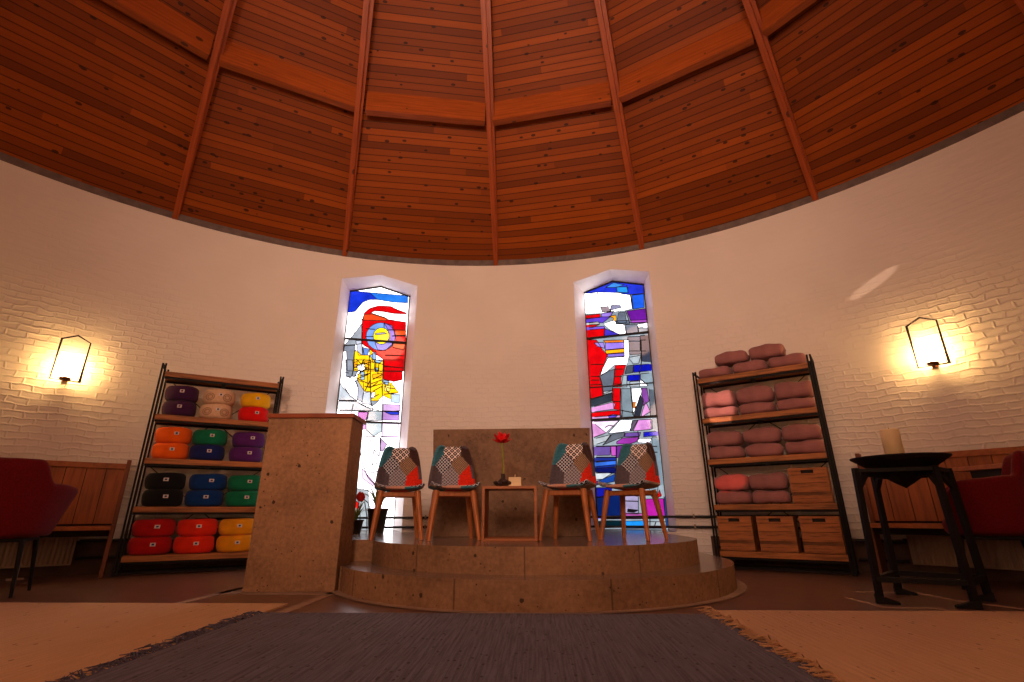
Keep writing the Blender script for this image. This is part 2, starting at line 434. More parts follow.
def glass_mat():
    m, t = newmat('stained_glass_panes')
    at = t.n('ShaderNodeAttribute', attribute_name='tint').outputs['Color']
    v = t.obj(); nz = t.noise(v, 7., 4., .6)
    c2 = t.mix(1., at, t.ramp(nz, [(.3, .62), (.65, 1.)]), 'MULTIPLY')
    tr = t.n('ShaderNodeBsdfTransparent', ins={0: c2})
    gl = t.n('ShaderNodeBsdfGlossy', ins={0: (.9, .9, .9, 1), 'Roughness': .05})
    mx = t.n('ShaderNodeMixShader', ins={0: .012, 1: tr.outputs[0], 2: gl.outputs[0]})
    o = t.n('ShaderNodeOutputMaterial'); t.nt.links.new(mx.outputs[0], o.inputs[0])
    return m
M['glass'] = glass_mat()
def opal():
    m, t = newmat('lit_opal_glass')
    e = t.n('ShaderNodeEmission', ins={0: (1., .56, .19, 1), 1: LAMP_E})
    o = t.n('ShaderNodeOutputMaterial'); t.nt.links.new(e.outputs[0], o.inputs[0])
    return m
# ------------------------------------------------------------------ light levels
LAMP_E = 98.
SKY_E = 5.0
M['opal'] = opal()

# ------------------------------------------------------------------ room shell
N_AZ = [-180+i*2.5 for i in range(145)]
WIN_AZ = 15.65; HALF = 4.96      # window openings (degrees)
Z_SILL, Z_SH, Z_AP = TOP, 3.69, 3.82
G_D, G_HALF, G_SH, G_AP, G_SILL = 6.38, .43, 3.645, 3.765, TOP+.02
def build_wall():
    mb = MB()
    az = sorted(set(N_AZ) | {s*(WIN_AZ+d) for s in (-1, 1) for d in (-HALF, 0, HALF)})
    def col(a0, a1, zs0, zs1):
        P = [[pol(a, R, z) for a, z in ((a0, zs0[k]), (a1, zs1[k]))] for k in range(len(zs0))]
        U = [[(math.radians(a)*R, z) for a, z in ((a0, zs0[k]), (a1, zs1[k]))] for k in range(len(zs0))]
        mb.grid(P, 0, True, None, U)
    def ztop(a):
        d = abs(abs(a)-WIN_AZ)/HALF
        return Z_AP+(Z_SH-Z_AP)*d
    for a0, a1 in zip(az[:-1], az[1:]):
        if a1-a0 < 1e-6: continue
        mid = (a0+a1)/2
        if abs(abs(mid)-WIN_AZ) < HALF:
            col(a0, a1, [0, Z_SILL], [0, Z_SILL])
            col(a0, a1, [ztop(a0), HW], [ztop(a1), HW])
        else: col(a0, a1, [0, HW], [0, HW])
    o = mb.build('wall_back', M['wall'], kind='structure', weld=True)
    return o
build_wall()
# floor
mb = MB(); ring = [pol(a, R+.6)[:2] for a in range(0, 360, 5)][::-1]
mb.prism(ring, -.05, 0.); mb.build('floor', M['floor'], kind='structure')
# concrete ring on top of the wall
mb = MB(); zs = [HW, HW+.085]
P = [[pol(a, R-.012, z) for a in range(-180, 181, 3)] for z in zs]
mb.grid(P); P2 = [[pol(a, r, HW) for a in range(-180, 181, 3)] for r in (R+.3, R-.012)]; mb.grid(P2)
mb.build('trim_1', M['concrete'], kind='structure')

# dark plinth along the foot of the wall
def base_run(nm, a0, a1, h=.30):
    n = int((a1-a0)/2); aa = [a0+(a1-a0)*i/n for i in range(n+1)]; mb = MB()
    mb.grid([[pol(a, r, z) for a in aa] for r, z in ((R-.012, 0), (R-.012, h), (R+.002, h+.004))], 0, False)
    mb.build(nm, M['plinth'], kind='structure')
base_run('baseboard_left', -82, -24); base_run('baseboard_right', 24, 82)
# roof: 18 board facets between ribs
SL = 1.03; SLB = 1.21; ZB0 = HW+.075
PR, PZ0, PZ1 = 4.733, 5.465, 5.80     # purlin ring
def board_z(rn): return ZB0+SLB*(R-rn)
mb = MB()
rows = [R, R-.12, R-.25, R-.4, R-.6] + list(np.linspace(R-1., .05, 12))
for k in range(18):
    P = []; U = []
    for rr in rows:
        w = min(1., max(0., (R-rr)/.5)); w = w*w*(3-2*w)
        row = []; urow = []
        for j in range(9):
            f = -10+20*j/8
            rad = rr*(1-w)+w*rr*math.cos(math.radians(10))/math.cos(math.radians(f))
            row.append(pol(k*20+10+f, rad, board_z(rr)))
            urow.append((math.radians(f)*rr+k*37.7, (R-rr)*math.sqrt(1+SLB*SLB)+k*11.2))
        P.append(row); U.append(urow)
    mb.grid(P, 0, False, None, U)
mb.build('ceiling', M['boards'], kind='structure')
# outer roof skin so that the sky cannot leak through
mb = MB(); mb.grid([[pol(a, R+.35, 0) for a in range(-180, 181, 10)], [pol(a, R+.35, Z_SILL-.03) for a in range(-180, 181, 10)]])
mb.grid([[pol(a, R+.35, Z_AP+.1) for a in range(-180, 181, 10)], [pol(a, R+.35, HW+.35) for a in range(-180, 181, 10)], [pol(a, .01, board_z(0)+.3) for a in range(-180, 181, 10)]])
for a0, a1 in ((-180, -WIN_AZ-HALF-.8), (-WIN_AZ+HALF+.8, WIN_AZ-HALF-.8), (WIN_AZ+HALF+.8, 180)):
    n = max(2, int((a1-a0)/8)); aa = [a0+(a1-a0)*i/n for i in range(n+1)]
    mb.grid([[pol(a, R+.35, z) for a in aa] for z in (Z_SILL-.03, Z_AP+.1)])
mb.build('wall_outer', M['concrete'], kind='structure')

def uvbox(mb, P8, length):
    """box from 8 corners (0-3 one end, 4-7 other end), uv along the length"""
    o = len(mb.v); mb.v += [tuple(q) for q in P8]
    for f, uv in (((0, 4, 5, 1), 0), ((1, 5, 6, 2), .2), ((2, 6, 7, 3), .4), ((3, 7, 4, 0), .6)):
        w = (Vector(P8[f[0]])-Vector(P8[f[3]])).length
        r = random.random()*9
        mb.uv[len(mb.f)] = [(r, uv), (r+length, uv), (r+length, uv+w), (r, uv+w)]
        mb.f.append([o+i for i in f]); mb.mi.append(0); mb.sm.append(False)
    for f in ((0, 1, 2, 3), (7, 6, 5, 4)):
        mb.uv[len(mb.f)] = [(0, 0), (.1, 0), (.1, .1), (0, .1)]
        mb.f.append([o+i for i in f]); mb.mi.append(0); mb.sm.append(False)
# ribs
for k in range(18):
    a = math.radians(k*20-(.6 if k == 17 else 0.)); er = Vector((math.sin(a), math.cos(a), 0)); et = Vector((math.cos(a), -math.sin(a), 0))
    r0, r1 = R-.005, .25
    def rp(r, t, up): return er*r+et*t+Vector((0, 0, HW-.01+SL*(R-r)+up))
    mb = MB(); ww = .031
    h0, h1 = .16, (SLB-SL)*(R-r1)+.12
    P8 = [rp(r0, -ww, 0), rp(r0, ww, 0), rp(r0, ww, h0), rp(r0, -ww, h0), rp(r1, -ww, 0), rp(r1, ww, 0), rp(r1, ww, h1), rp(r1, -ww, h1)]
    uvbox(mb, P8, 8.)
    # cheek plank on one side, widening inwards, set a little back from the rib's soffit
    c1 = .13
    P8 = [rp(r0, ww, .07), rp(r0, ww+.010, .07), rp(r0, ww+.010, h0), rp(r0, ww, h0), rp(r1, ww, .16), rp(r1, ww+c1, .16), rp(r1, ww+c1, h1), rp(r1, ww, h1)]
    uvbox(mb, P8, 8.)
    mb.build('ceiling_beam', M['beam'], kind='structure')
# purlins between the ribs, upright planks
for k in range(18):
    a0, a1 = math.radians(k*20), math.radians(k*20+20)
    p0 = Vector((PR*math.sin(a0), PR*math.cos(a0), 0)); p1 = Vector((PR*math.sin(a1), PR*math.cos(a1), 0))
    d = (p1-p0).normalized(); nrm = Vector((d.y, -d.x, 0))
    if nrm.dot(p0) < 0: nrm = -nrm
    p0 = p0+d*.05; p1 = p1-d*.05; mb = MB(); z0, z1 = Vector((0, 0, PZ0)), Vector((0, 0, PZ1)); th = nrm*.10
    P8 = [p0+z0, p0+z1, p0+z1+th, p0+z0+th, p1+z0, p1+z1, p1+z1+th, p1+z0+th]
    uvbox(mb, P8, 1.55); mb.build('ceiling_purlin', M['purlin'], kind='structure')

# ------------------------------------------------------------------ windows with stained glass
def z1(f): return f
def conv(x0, y0, s): return lambda pts: [(x0+X/s, y0+Y/s) for X, Y in pts]
def circ(cx, cy, rx, ry, n=20): return [(cx+rx*math.cos(2*PI*i/n), cy+ry*math.sin(2*PI*i/n)) for i in range(n)]
A1, A2, A3 = conv(330, 280, 7.58), conv(325, 360, 7.58), conv(330, 440, 6.5)
B4, B5, B6, B7 = conv(575, 270, 8.52), conv(580, 340, 8.52), conv(585, 410, 8.52), conv(590, 470, 9.09)
W_ = (.97, .96, .98); RED = (.90, .03, .06); YEL = (.98, .77, .06)
LEFT = [
 (A1([(150,80),(300,95),(360,150),(300,150),(250,170),(190,240),(130,250)]), (.10,.22,.86)),
 (A1([(300,95),(590,120),(590,175),(480,170),(360,150)]), (.16,.50,.95)),
 (A1([(240,330),(245,480),(200,490),(110,495),(190,400)]), (.66,.69,.73)),
 (A1([(110,500),(190,495),(180,690),(130,690),(125,540),(105,540)]), (.55,.58,.64)),
 (A1([(195,460),(245,460),(245,570),(215,570)]), (.82,.84,.9)),
 (A1([(245,300),(260,250),(300,215),(370,195),(460,200),(510,225),(580,250),(580,260),(480,255),(400,240),(340,235),(310,250),(420,285),(440,300),(575,320),(575,480),(560,690),(410,690),(400,600),(340,560),(300,520),(260,500),(245,480)]), RED),
 (A1([(258,262),(320,258),(430,292),(430,310),(250,305)]), (.95,.30,.12)),
 (A1([(490,380),(575,380),(575,420),(490,420)]), (.97,.32,.10)),
 (A1([(470,480),(570,485),(560,530),(480,512)]), (.96,.36,.10)),
 (A1(circ(385, 430, 112, 106)), (.50,.66,.97)),
 (A1([(410,325),(470,345),(497,420),(490,470),(440,470),(440,380)]), (.60,.48,.90)),
 (A1([(340,470),(440,470),(480,480),(420,535),(360,530)]), (.55,.55,.93)),
 (A1(circ(390, 425, 62, 62)), (.98,.88,.05)),
 (A1([(345,403),(415,398),(430,408),(345,418)]), (.75,.75,.8)),
 (A1([(250,510),(300,525),(285,570),(245,570)]), (.45,.62,.95)),
 (A1([(180,570),(195,530),(240,570),(300,570),(300,530),(320,530),(325,600),(410,620),(405,690),(175,690)]), YEL),
 (A1([(300,575),(345,545),(350,600),(325,630),(320,600)]), (.65,.80,.97)),
 (A2([(445,0),(590,0),(585,150),(520,165),(440,145)]), RED),
 (A2([(155,0),(210,0),(215,70),(200,130),(160,125)]), (.60,.63,.69)),
 (A2([(215,80),(250,90),(220,130),(205,125)]), (.62,.65,.7)),
 (A2([(75,150),(105,150),(130,200),(190,270),(240,305),(75,305)]), (.82,.86,.90)),
 (A2([(230,150),(290,170),(295,240),(280,320),(245,300),(250,200)]), (.74,.76,.82)),
 (A2([(70,310),(240,315),(350,370),(340,385),(70,380)]), (.80,.84,.88)),
 (A2([(290,250),(345,240),(350,340),(280,330)]), (.86,.89,.93)),
 (A2([(345,310),(410,310),(360,350)]), (.66,.70,.75)),
 (A2([(215,0),(440,0),(435,170),(500,170),(560,250),(500,250),(500,300),(440,270),(400,310),(350,310),(350,240),(300,240),(240,140),(270,80),(215,70)]), YEL),
 (A2([(245,35),(300,35),(300,80),(250,80)]), W_), (A2([(270,90),(300,90),(300,150),(270,150)]), (.70,.84,.98)),
 (A2([(375,0),(435,0),(420,22),(375,20)]), (.7,.85,.98)), (A2([(375,60),(410,60),(405,90),(380,90)]), (.75,.86,.97)),
 (A2([(440,150),(485,160),(480,190),(440,180)]), (.68,.82,.97)), (A2([(355,250),(380,240),(375,290),(350,290)]), W_),
 (A2([(320,85),(345,85),(340,200),(325,205)]), (.98,.70,.03)), (A2([(360,110),(430,100),(425,135),(362,140)]), (.98,.66,.08)),
 (A2([(220,20),(245,10),(242,60),(222,55)]), (.97,.62,.05)), (A2([(300,10),(345,5),(345,70),(305,70)]), (.98,.68,.05)), (A2([(450,200),(500,190),(490,240),(450,235)]), (.98,.86,.4)),
 (A2([(500,260),(570,260),(565,330),(500,320)]), (.82,.91,1.)),
 (A2([(440,335),(570,340),(565,390),(440,385)]), (.90,.74,.95)),
 (A2([(440,390),(565,395),(560,460),(435,455)]), (.80,.60,.90)),
 (A2([(450,393),(565,385),(560,415),(500,415)]), (.18,.26,.85)),
 (A2([(330,385),(435,390),(430,460),(310,460)]), (.74,.79,.82)),
 (A2([(250,395),(330,395),(320,450),(290,455),(250,450)]), (.74,.30,.80)),
 (A2([(310,475),(430,475),(430,540),(370,580),(310,530)]), (.80,.86,.88)),
 (A2([(430,475),(560,475),(555,585),(430,580)]), (.93,.83,.96)),
 (A2([(285,480),(310,480),(310,525),(285,525)]), (.90,.60,.92)),
 (A2([(420,590),(470,640),(440,690),(420,690)]), (.86,.72,.9)),
 (A3([(210,185),(290,280),(280,300),(210,250)]), (.93,.76,.93)),
 (A3([(100,300),(250,330),(255,610),(100,610)]), (.72,.76,.78)),
 (A3([(160,390),(190,410),(185,450),(160,450)]), (.88,.1,.08)),
]
RIGHT = [
 (B4([(90,190),(330,100),(585,130),(585,200),(480,210),(90,200)]), (.14,.22,.86)),
 (B4([(260,150),(330,108),(420,128),(350,150)]), (.25,.58,.95)),
 (B4([(355,145),(450,145),(450,195),(360,190)]), (.16,.62,.96)),
 (B4([(485,215),(585,205),(590,320),(495,335)]), (.12,.38,.93)),
 (B4([(60,205),(190,190),(370,195),(470,215),(485,330),(430,345),(230,370),(215,370),(60,375)]), W_),
 (B4([(220,320),(280,310),(310,350),(230,360)]), (.62,.55,.58)), (B4([(310,300),(380,300),(400,320),(300,345)]), (.55,.55,.68)),
 (B4([(60,390),(215,375),(215,405),(60,415)]), RED),
 (B4([(60,425),(220,400),(300,400),(240,450),(60,455)]), (.40,.26,.82)),
 (B4([(225,370),(330,350),(300,400),(225,400)]), (.62,.50,.90)),
 (B4([(290,395),(350,385),(350,440),(320,440),(330,410)]), (.97,.62,.10)),
 (B4([(60,470),(210,465),(150,490),(60,490)]), RED), (B4([(60,455),(200,440),(210,462),(60,470)]), (.88,.88,.86)),
 (B4([(60,490),(250,480),(255,500),(60,515)]), (.50,.36,.86)),
 (B4([(60,515),(255,500),(245,580),(60,595)]), RED),
 (B4([(255,500),(390,552),(250,580)]), (.30,.24,.86)),
 (B4([(245,460),(330,430),(420,470),(435,540),(380,550),(300,510)]), W_),
 (B4([(370,365),(425,360),(440,450),(355,460)]), (.42,.46,.53)), (B4([(345,435),(460,430),(465,460),(350,465)]), (.36,.42,.5)),
 (B4([(440,350),(600,330),(615,445),(480,450)]), (.42,.10,.60)),
 (B4([(475,430),(615,425),(610,452),(475,455)]), (.66,.30,.76)),
 (B4([(430,465),(530,465),(540,540),(440,545)]), (.46,.50,.57)),
 (B4([(530,465),(625,450),(625,490),(540,490)]), W_),
 (B4([(540,495),(630,490),(635,545),(545,545)]), (.60,.66,.71)),
 (B4([(555,560),(640,555),(655,690),(560,690)]), (.20,.23,.32)),
 (B4([(450,570),(555,565),(555,690),(450,690)]), (.35,.39,.47)),
 (B5([(40,0),(140,0),(190,80),(235,130),(200,230),(165,310),(190,390),(195,480),(60,515)]), RED),
 (B5([(120,25),(200,20),(212,72),(150,55)]), (.66,.56,.93)),
 (B5([(200,5),(370,0),(370,20),(215,25)]), (.96,.52,.14)),
 (B5([(215,25),(375,20),(380,70),(215,85)]), (.62,.50,.95)),
 (B5([(215,90),(380,75),(375,105),(225,118)]), (.98,.62,.05)),
 (B5([(230,122),(380,112),(375,140),(235,145)]), (.55,.45,.88)),
 (B5([(375,0),(415,0),(420,130),(400,210),(290,215),(230,270),(175,300),(195,240),(240,155),(380,145)]), W_),
 (B5([(240,265),(295,250),(290,330),(275,430),(200,460),(190,380),(170,310)]), (.42,.46,.52)),
 (B5([(200,440),(275,430),(270,450),(200,468)]), (.8,.83,.85)),
 (B5([(300,215),(390,215),(370,290),(350,400),(280,400),(295,310)]), RED), (B5([(280,410),(345,410),(345,600),(290,590),(280,520)]), RED),
 (B5([(60,510),(280,450),(275,520),(60,580)]), (.20,.23,.27)),
 (B5([(60,585),(280,530),(300,545),(290,590),(60,620)]), (.90,.62,.87)),
 (B5([(60,625),(240,605),(345,600),(345,640),(60,660)]), RED),
 (B5([(60,662),(340,640),(345,680),(60,690)]), (.86,.66,.87)), (B5([(240,645),(280,635),(325,638),(300,660),(250,665)]), (.42,.32,.90)),
 (B5([(415,10),(520,10),(520,120),(420,125)]), (.36,.40,.47)),
 (B5([(520,0),(605,0),(615,190),(520,180)]), (.22,.25,.33)),
 (B5([(410,150),(520,130),(500,200),(455,205)]), (.68,.73,.76)),
 (B5([(400,220),(455,215),(450,280),(380,290)]), (.30,.33,.38)),
 (B5([(455,215),(620,203),(620,260),(455,278)]), (.05,.09,.72)),
 (B5([(405,300),(510,295),(510,345),(405,350)]), (.05,.09,.72)),
 (B5([(350,300),(400,300),(400,400),(350,400)]), (.62,.69,.72)),
 (B5([(515,290),(625,278),(635,390),(580,390),(515,330)]), (.55,.63,.68)),
 (B5([(425,355),(510,350),(510,400),(425,400)]), (.72,.77,.8)),
 (B5([(515,340),(580,390),(510,395)]), W_),
 (B5([(350,415),(430,415),(440,520),(460,660),(360,665)]), (.50,.57,.61)),
 (B5([(440,415),(530,410),(520,460),(450,640),(450,540)]), W_),
 (B5([(450,530),(475,525),(470,580),(452,580)]), (.97,.5,.05)),
 (B5([(510,470),(545,510),(510,650),(460,650)]), (.17,.19,.24)),
 (B5([(520,410),(570,410),(590,520),(540,560)]), (.52,.28,.62)),
 (B5([(560,525),(600,610),(520,660),(530,610)]), (.90,.62,.87)),
 (B5([(590,420),(655,420),(665,655),(600,655)]), (.36,.41,.46)),
 (B6([(40,100),(290,90),(180,195),(40,250)]), (.93,.80,.93)), (B6([(40,110),(85,120),(180,195),(40,245)]), (.90,.62,.87)),
 (B6([(300,90),(400,85),(385,175),(200,200)]), W_),
 (B6([(410,90),(450,85),(400,180),(380,175)]), (.38,.33,.42)),
 (B6([(455,85),(560,80),(565,165),(410,180)]), (.88,.58,.88)),
 (B6([(570,80),(630,78),(640,165),(575,165)]), (.56,.63,.67)),
 (B6([(230,205),(340,190),(330,230),(270,250),(150,300),(190,260)]), (.40,.43,.48)),
 (B6([(60,250),(220,210),(180,265),(60,305)]), (.76,.80,.82)),
 (B6([(345,195),(475,190),(465,225),(335,230)]), (.45,.32,.66)),
 (B6([(500,190),(640,180),(645,215),(500,230)]), (.07,.10,.77)),
 (B6([(270,270),(320,240),(460,230),(440,270),(380,290),(270,290)]), (.62,.22,.67)),
 (B6([(460,245),(565,245),(550,280),(450,275)]), W_),
 (B6([(60,315),(220,310),(215,385),(60,390)]), (.42,.32,.62)),
 (B6([(220,310),(265,310),(265,390),(225,390)]), (.78,.34,.77)),
 (B6([(265,310),(340,300),(330,400),(265,410)]), (.47,.16,.62)),
 (B6([(60,405),(265,405),(265,480),(200,490),(60,500)]), (.07,.18,.56)), (B6([(60,450),(265,430),(265,465),(60,485)]), (.22,.45,.88)),
 (B6([(60,498),(265,488),(265,540),(60,530)]), (.05,.08,.36)), (B6([(60,540),(240,535),(150,590),(60,592)]), (.84,.88,.9)),
 (B6([(60,625),(260,545),(250,610),(60,645)]), (.10,.28,.64)),
 (B6([(570,230),(660,230),(685,640),(580,640)]), (.50,.58,.63)),
 (B7([(60,160),(200,160),(190,240),(60,250)]), (.08,.10,.62)), (B7([(60,250),(280,220),(280,420),(60,420)]), (.04,.13,.38)),
 (B7([(280,220),(440,240),(440,400),(300,400)]), (.66,.62,.77)), (B7([(345,355),(440,365),(400,385),(340,380)]), (.06,.06,.09)),
 (B7([(300,390),(480,395),(480,440),(300,440)]), (.72,.33,.66)),
 (B7([(490,265),(668,260),(685,430),(500,440)]), (.72,.12,.62)),
 (B7([(530,150),(620,140),(610,240),(560,245)]), (.56,.63,.67)), (B7([(630,180),(650,235),(610,255)]), RED),
 (B7([(60,420),(300,415),(300,440),(60,440)]), (.3,.2,.82)), (B7([(60,460),(290,460),(290,520),(60,530)]), (.02,.14,.18)),
 (B7([(320,465),(510,460),(510,530),(330,530)]), (.10,.58,.96)), (B7([(520,470),(690,470),(690,530),(520,530)]), (.68,.73,.76)),
 (B7([(672,240),(705,240),(725,520),(692,520)]), (.12,.30,.55)),
]
LEADS_L = [A2([(70,385),(150,384),(250,388),(330,392),(365,378)]), A2([(240,315),(290,345),(365,375),(430,388),(490,392),(570,385)]), A2([(160,125),(205,140),(235,170),(250,215),(245,310)]),
 A1([(245,300),(240,480),(260,570)]), A1([(110,295),(245,300)]), A1([(100,400),(190,400)]), A1([(270,370),(340,375)]), A1([(265,430),(330,430)]), A1([(410,330),(410,370)]),
 A1([(125,540),(130,690)]), A1([(440,378),(570,382)]), A1([(470,425),(575,425)]), A1([(420,570),(560,575)]), A1([(410,655),(560,668)]), A2([(440,45),(580,60)]), A2([(440,85),(580,88)]), A2([(345,0),(345,240),(350,340),(365,375)]),
 A2([(435,180),(435,460),(430,590)]), A2([(100,80),(180,100)]), A2([(110,150),(190,270),(245,310)]), A2([(70,305),(240,312)]), A2([(215,335),(200,400)]), A2([(330,392),(320,450)]), A2([(285,580),(545,585)]), A2([(340,582),(360,682)]), A2([(415,585),(420,690)]), A2([(310,530),(370,580)]),
 A2([(220,130),(300,75),(380,70)]), A2([(330,210),(430,180)]), A2([(360,150),(435,110)]), A2([(300,240),(345,150)]), A2([(250,140),(330,110)]), A2([(445,260),(560,250)]), A2([(220,60),(290,20),(340,40)]), A2([(240,140),(330,180)]), A2([(270,120),(345,100)]), A2([(300,200),(345,210),(400,170)]), A2([(350,180),(435,150)]), A2([(360,240),(430,200),(435,240)]), A2([(350,290),(410,260)]), A2([(450,170),(470,240),(500,260)]), A2([(470,210),(540,220)]), A2([(380,0),(375,70),(430,90)]), A2([(410,20),(400,110)]), A2([(290,0),(270,60)]), A2([(255,100),(320,60)]), A1([(200,600),(240,640),(320,620),(400,640)]), A1([(220,690),(260,600)]), A1([(300,570),(290,690)]), A1([(350,620),(345,690)]), A1([(190,640),(300,670)]),
 A3([(195,60),(210,150),(245,240),(300,300)]), A3([(285,60),(270,215),(320,200)]), A3([(285,60),(320,110),(330,0)]), A3([(270,160),(320,150)]), A3([(310,260),(310,440)]), A3([(200,400),(220,385),(250,410),(262,450)]), A3([(225,400),(240,500),(240,610)]), A3([(195,430),(195,600)])]
LEADS_R = [B4([(190,190),(235,270)]), B4([(60,335),(230,315)]), B4([(230,275),(450,260)]), B4([(440,130),(455,200)]), B4([(475,215),(495,335)]), B4([(430,350),(470,455)]), B5([(60,310),(165,312)]), B5([(60,345),(165,342)]), B5([(60,385),(190,378)]), B5([(60,210),(200,208)]), B5([(300,250),(370,248)]), B5([(290,312),(360,310)]), B5([(280,375),(350,378)]), B5([(280,525),(345,525)]), B5([(345,410),(345,665)]), B5([(520,0),(525,180),(505,290)]), B5([(430,400),(440,520)]), B5([(350,600),(460,620)]), B5([(600,430),(640,430)]),
 B6([(60,402),(270,402)]), B6([(60,440),(265,430)]), B6([(570,310),(660,310)]), B6([(575,360),(660,360)]), B6([(620,470),(670,465)]), B6([(600,628),(680,622)]), B6([(60,310),(265,305),(340,300)]), B6([(268,310),(268,600)]), B6([(320,0),(310,70)]), B6([(170,150),(205,130),(260,140)]), B6([(450,180),(460,245)]),
 B7([(280,220),(300,440)]), B7([(480,270),(500,440)]), B7([(280,280),(440,285)]), B7([(545,440),(545,530)]), B7([(580,530),(600,470)]), B7([(60,250),(280,215)]), B7([(60,445),(720,440)])]

def inside(poly, X, Y):
    x = np.array([q[0] for q in poly]); y = np.array([q[1] for q in poly]); r = np.zeros(X.shape, bool)
    j = len(x)-1
    for i in range(len(x)):
        c = ((y[i] > Y) != (y[j] > Y))
        with np.errstate(divide='ignore', invalid='ignore'):
            r ^= c & (X < (x[j]-x[i])*(Y-y[i])/(y[j]-y[i]+1e-12)+x[i])
        j = i
    return r

def make_window(idx, side, polys, leads, default, bars):
    a = math.radians(side*WIN_AZ); n = Vector((math.sin(a), math.cos(a), 0)); t = Vector((n.y, -n.x, 0))
    P0 = n*G_D
    root = bpy.data.objects.new('window_%d' % idx, None); COL.objects.link(root); root['kind'] = 'structure'
    def loc(px):
        q = at_plane(px[0], px[1], P0, n); return (q.dot(t), q.z)
    def W(u, z, d=0.): return P0+t*u+Vector((0, 0, z))-n*d
    def gt(u): return G_AP+(G_SH-G_AP)*abs(u)/G_HALF
    # reveal: from the opening in the curved wall to the glass
    mb = MB()
    az0 = side*WIN_AZ-HALF; az1 = side*WIN_AZ+HALF
    outer = [pol(az0, R, Z_SILL), pol(az0, R, Z_SH), pol(side*WIN_AZ, R, Z_AP), pol(az1, R, Z_SH), pol(az1, R, Z_SILL)]
    inner = [W(-G_HALF, G_SILL), W(-G_HALF, G_SH), W(0, G_AP), W(G_HALF, G_SH), W(G_HALF, G_SILL)]
    for i in range(5):
        j = (i+1) % 5
        if i == 4: continue
        mb.add([outer[i], outer[j], inner[j], inner[i]], [(0, 1, 2, 3)])
    mb.build('window_reveal', M['plaster'], root)
    mb = MB(); mb.add([outer[4], pol(side*WIN_AZ, R, Z_SILL), outer[0], inner[0], inner[4]], [(0, 1, 2, 3, 4)])
    mb.build('window_sill', M['tread'], root)
    # glass: a fine mosaic whose cells carry their own glass colour
    nu, nz = 96, 372
    us = np.linspace(-G_HALF, G_HALF, nu+1); P = []
    for k in range(nz+1):
        P.append([tuple(W(u, G_SILL+(gt(u)-G_SILL)*k/nz)) for u in us])
    mb = MB(); mb.grid(P, 0, False)
    uc = (us[:-1]+us[1:])/2; kk = (np.arange(nz)+.5)/nz
    U = np.repeat(uc[None, :], nz, 0); Z = G_SILL+(np.array([gt(u) for u in uc])[None, :]-G_SILL)*kk[:, None]
    C = np.zeros((nz, nu, 3)); C[:] = [x*(1. if min(default) > .94 else .27) for x in lin(default)]
    lp = []
    for poly, c in polys:
        q = [loc(p) for p in poly]; lp.append(q)
        C[inside(q, U, Z)] = [x*(1. if min(c) > .94 else .44 if (c[0] > .9 and c[1] > .55) else .27) for x in lin(c)]
    g = mb.build('stained_glass', M['glass'], root)
    at = g.data.attributes.new('tint', 'FLOAT_COLOR', 'FACE')
    cc = np.ones((nz*nu, 4)); cc[:, :3] = C.reshape(-1, 3); at.data.foreach_set('color', cc.ravel().astype(np.float32))
    # lead lines: raised strips on the room side
    mb = MB()
    def strip(p, q, w):
        (u0, z0), (u1, z1) = p, q
        # clip to the pane
        segs = max(1, int(math.hypot(u1-u0, z1-z0)/.05)); pts = []
        for i in range(segs+1):
            f = i/segs; pts.append((u0+(u1-u0)*f, z0+(z1-z0)*f))
        for (ua, za), (ub, zb) in zip(pts[:-1], pts[1:]):
            ok = all(abs(uu) <= G_HALF and G_SILL <= zz <= gt(uu) for uu, zz in ((ua, za), (ub, zb)))
            if not ok: continue
            L = math.hypot(ub-ua, zb-za)
            if L < 1e-5: continue
            px, pz = -(zb-za)/L*w/2, (ub-ua)/L*w/2
            v = []
            for d in (.001, .007):
                v += [W(ua+px, za+pz, d), W(ub+px, zb+pz, d), W(ub-px, zb-pz, d), W(ua-px, za-pz, d)]
            mb.add(v, [(4, 5, 6, 7), (0, 1, 5, 4), (2, 3, 7, 6)])
    for q in lp:
        for i in range(len(q)): strip(q[i], q[(i+1) % len(q)], .0085)
    for ld in leads:
        q = [loc(p) for p in ld]
        for i in range(len(q)-1): strip(q[i], q[i+1], .0125)
    mb.build('lead_lines', M['lead'], root)
    mb = MB()
    prof = [W(-G_HALF, G_SILL, .004), W(-G_HALF, G_SH, .004), W(0, G_AP, .004), W(G_HALF, G_SH, .004), W(G_HALF, G_SILL, .004)]
    mb.tube(prof, .0045, 0, 4, False, True, True); mb.tube(prof[1:4], .012, 0, 4, False, False, True)
    mb.build('window_frame', M['lead'], root)
    for zb, rr in bars:
        mb = MB(); mb.tube([W(-G_HALF, zb, .02), W(G_HALF, zb, .02)], rr, 0, 4, False, False, True)
        mb.build('saddle_bar', M['lead'], root)
    # daylight portal in the opening
    li = bpy.data.lights.new('daylight_portal', 'AREA'); li.shape = 'RECTANGLE'; li.size = .9; li.size_y = 3.5
    try: li.cycles.is_portal = True
    except Exception: pass
    lo = bpy.data.objects.new('daylight_portal', li); COL.objects.link(lo)
    c = n*(G_D+.03)+Vector((0, 0, (G_SILL+G_AP)/2)); lo.location = c
    lo.rotation_euler = (-n).to_track_quat('-Z', 'Y').to_euler()
    # the outer jamb closing the gap between the reveal and the outer wall
    return root
make_window(1, -1, LEFT, LEADS_L, W_, [(2.90, .013), (1.73, .013)])
make_window(2, 1, RIGHT, LEADS_R, (.62, .68, .72), [(2.91, .014), (2.19, .008), (1.74, .015)])

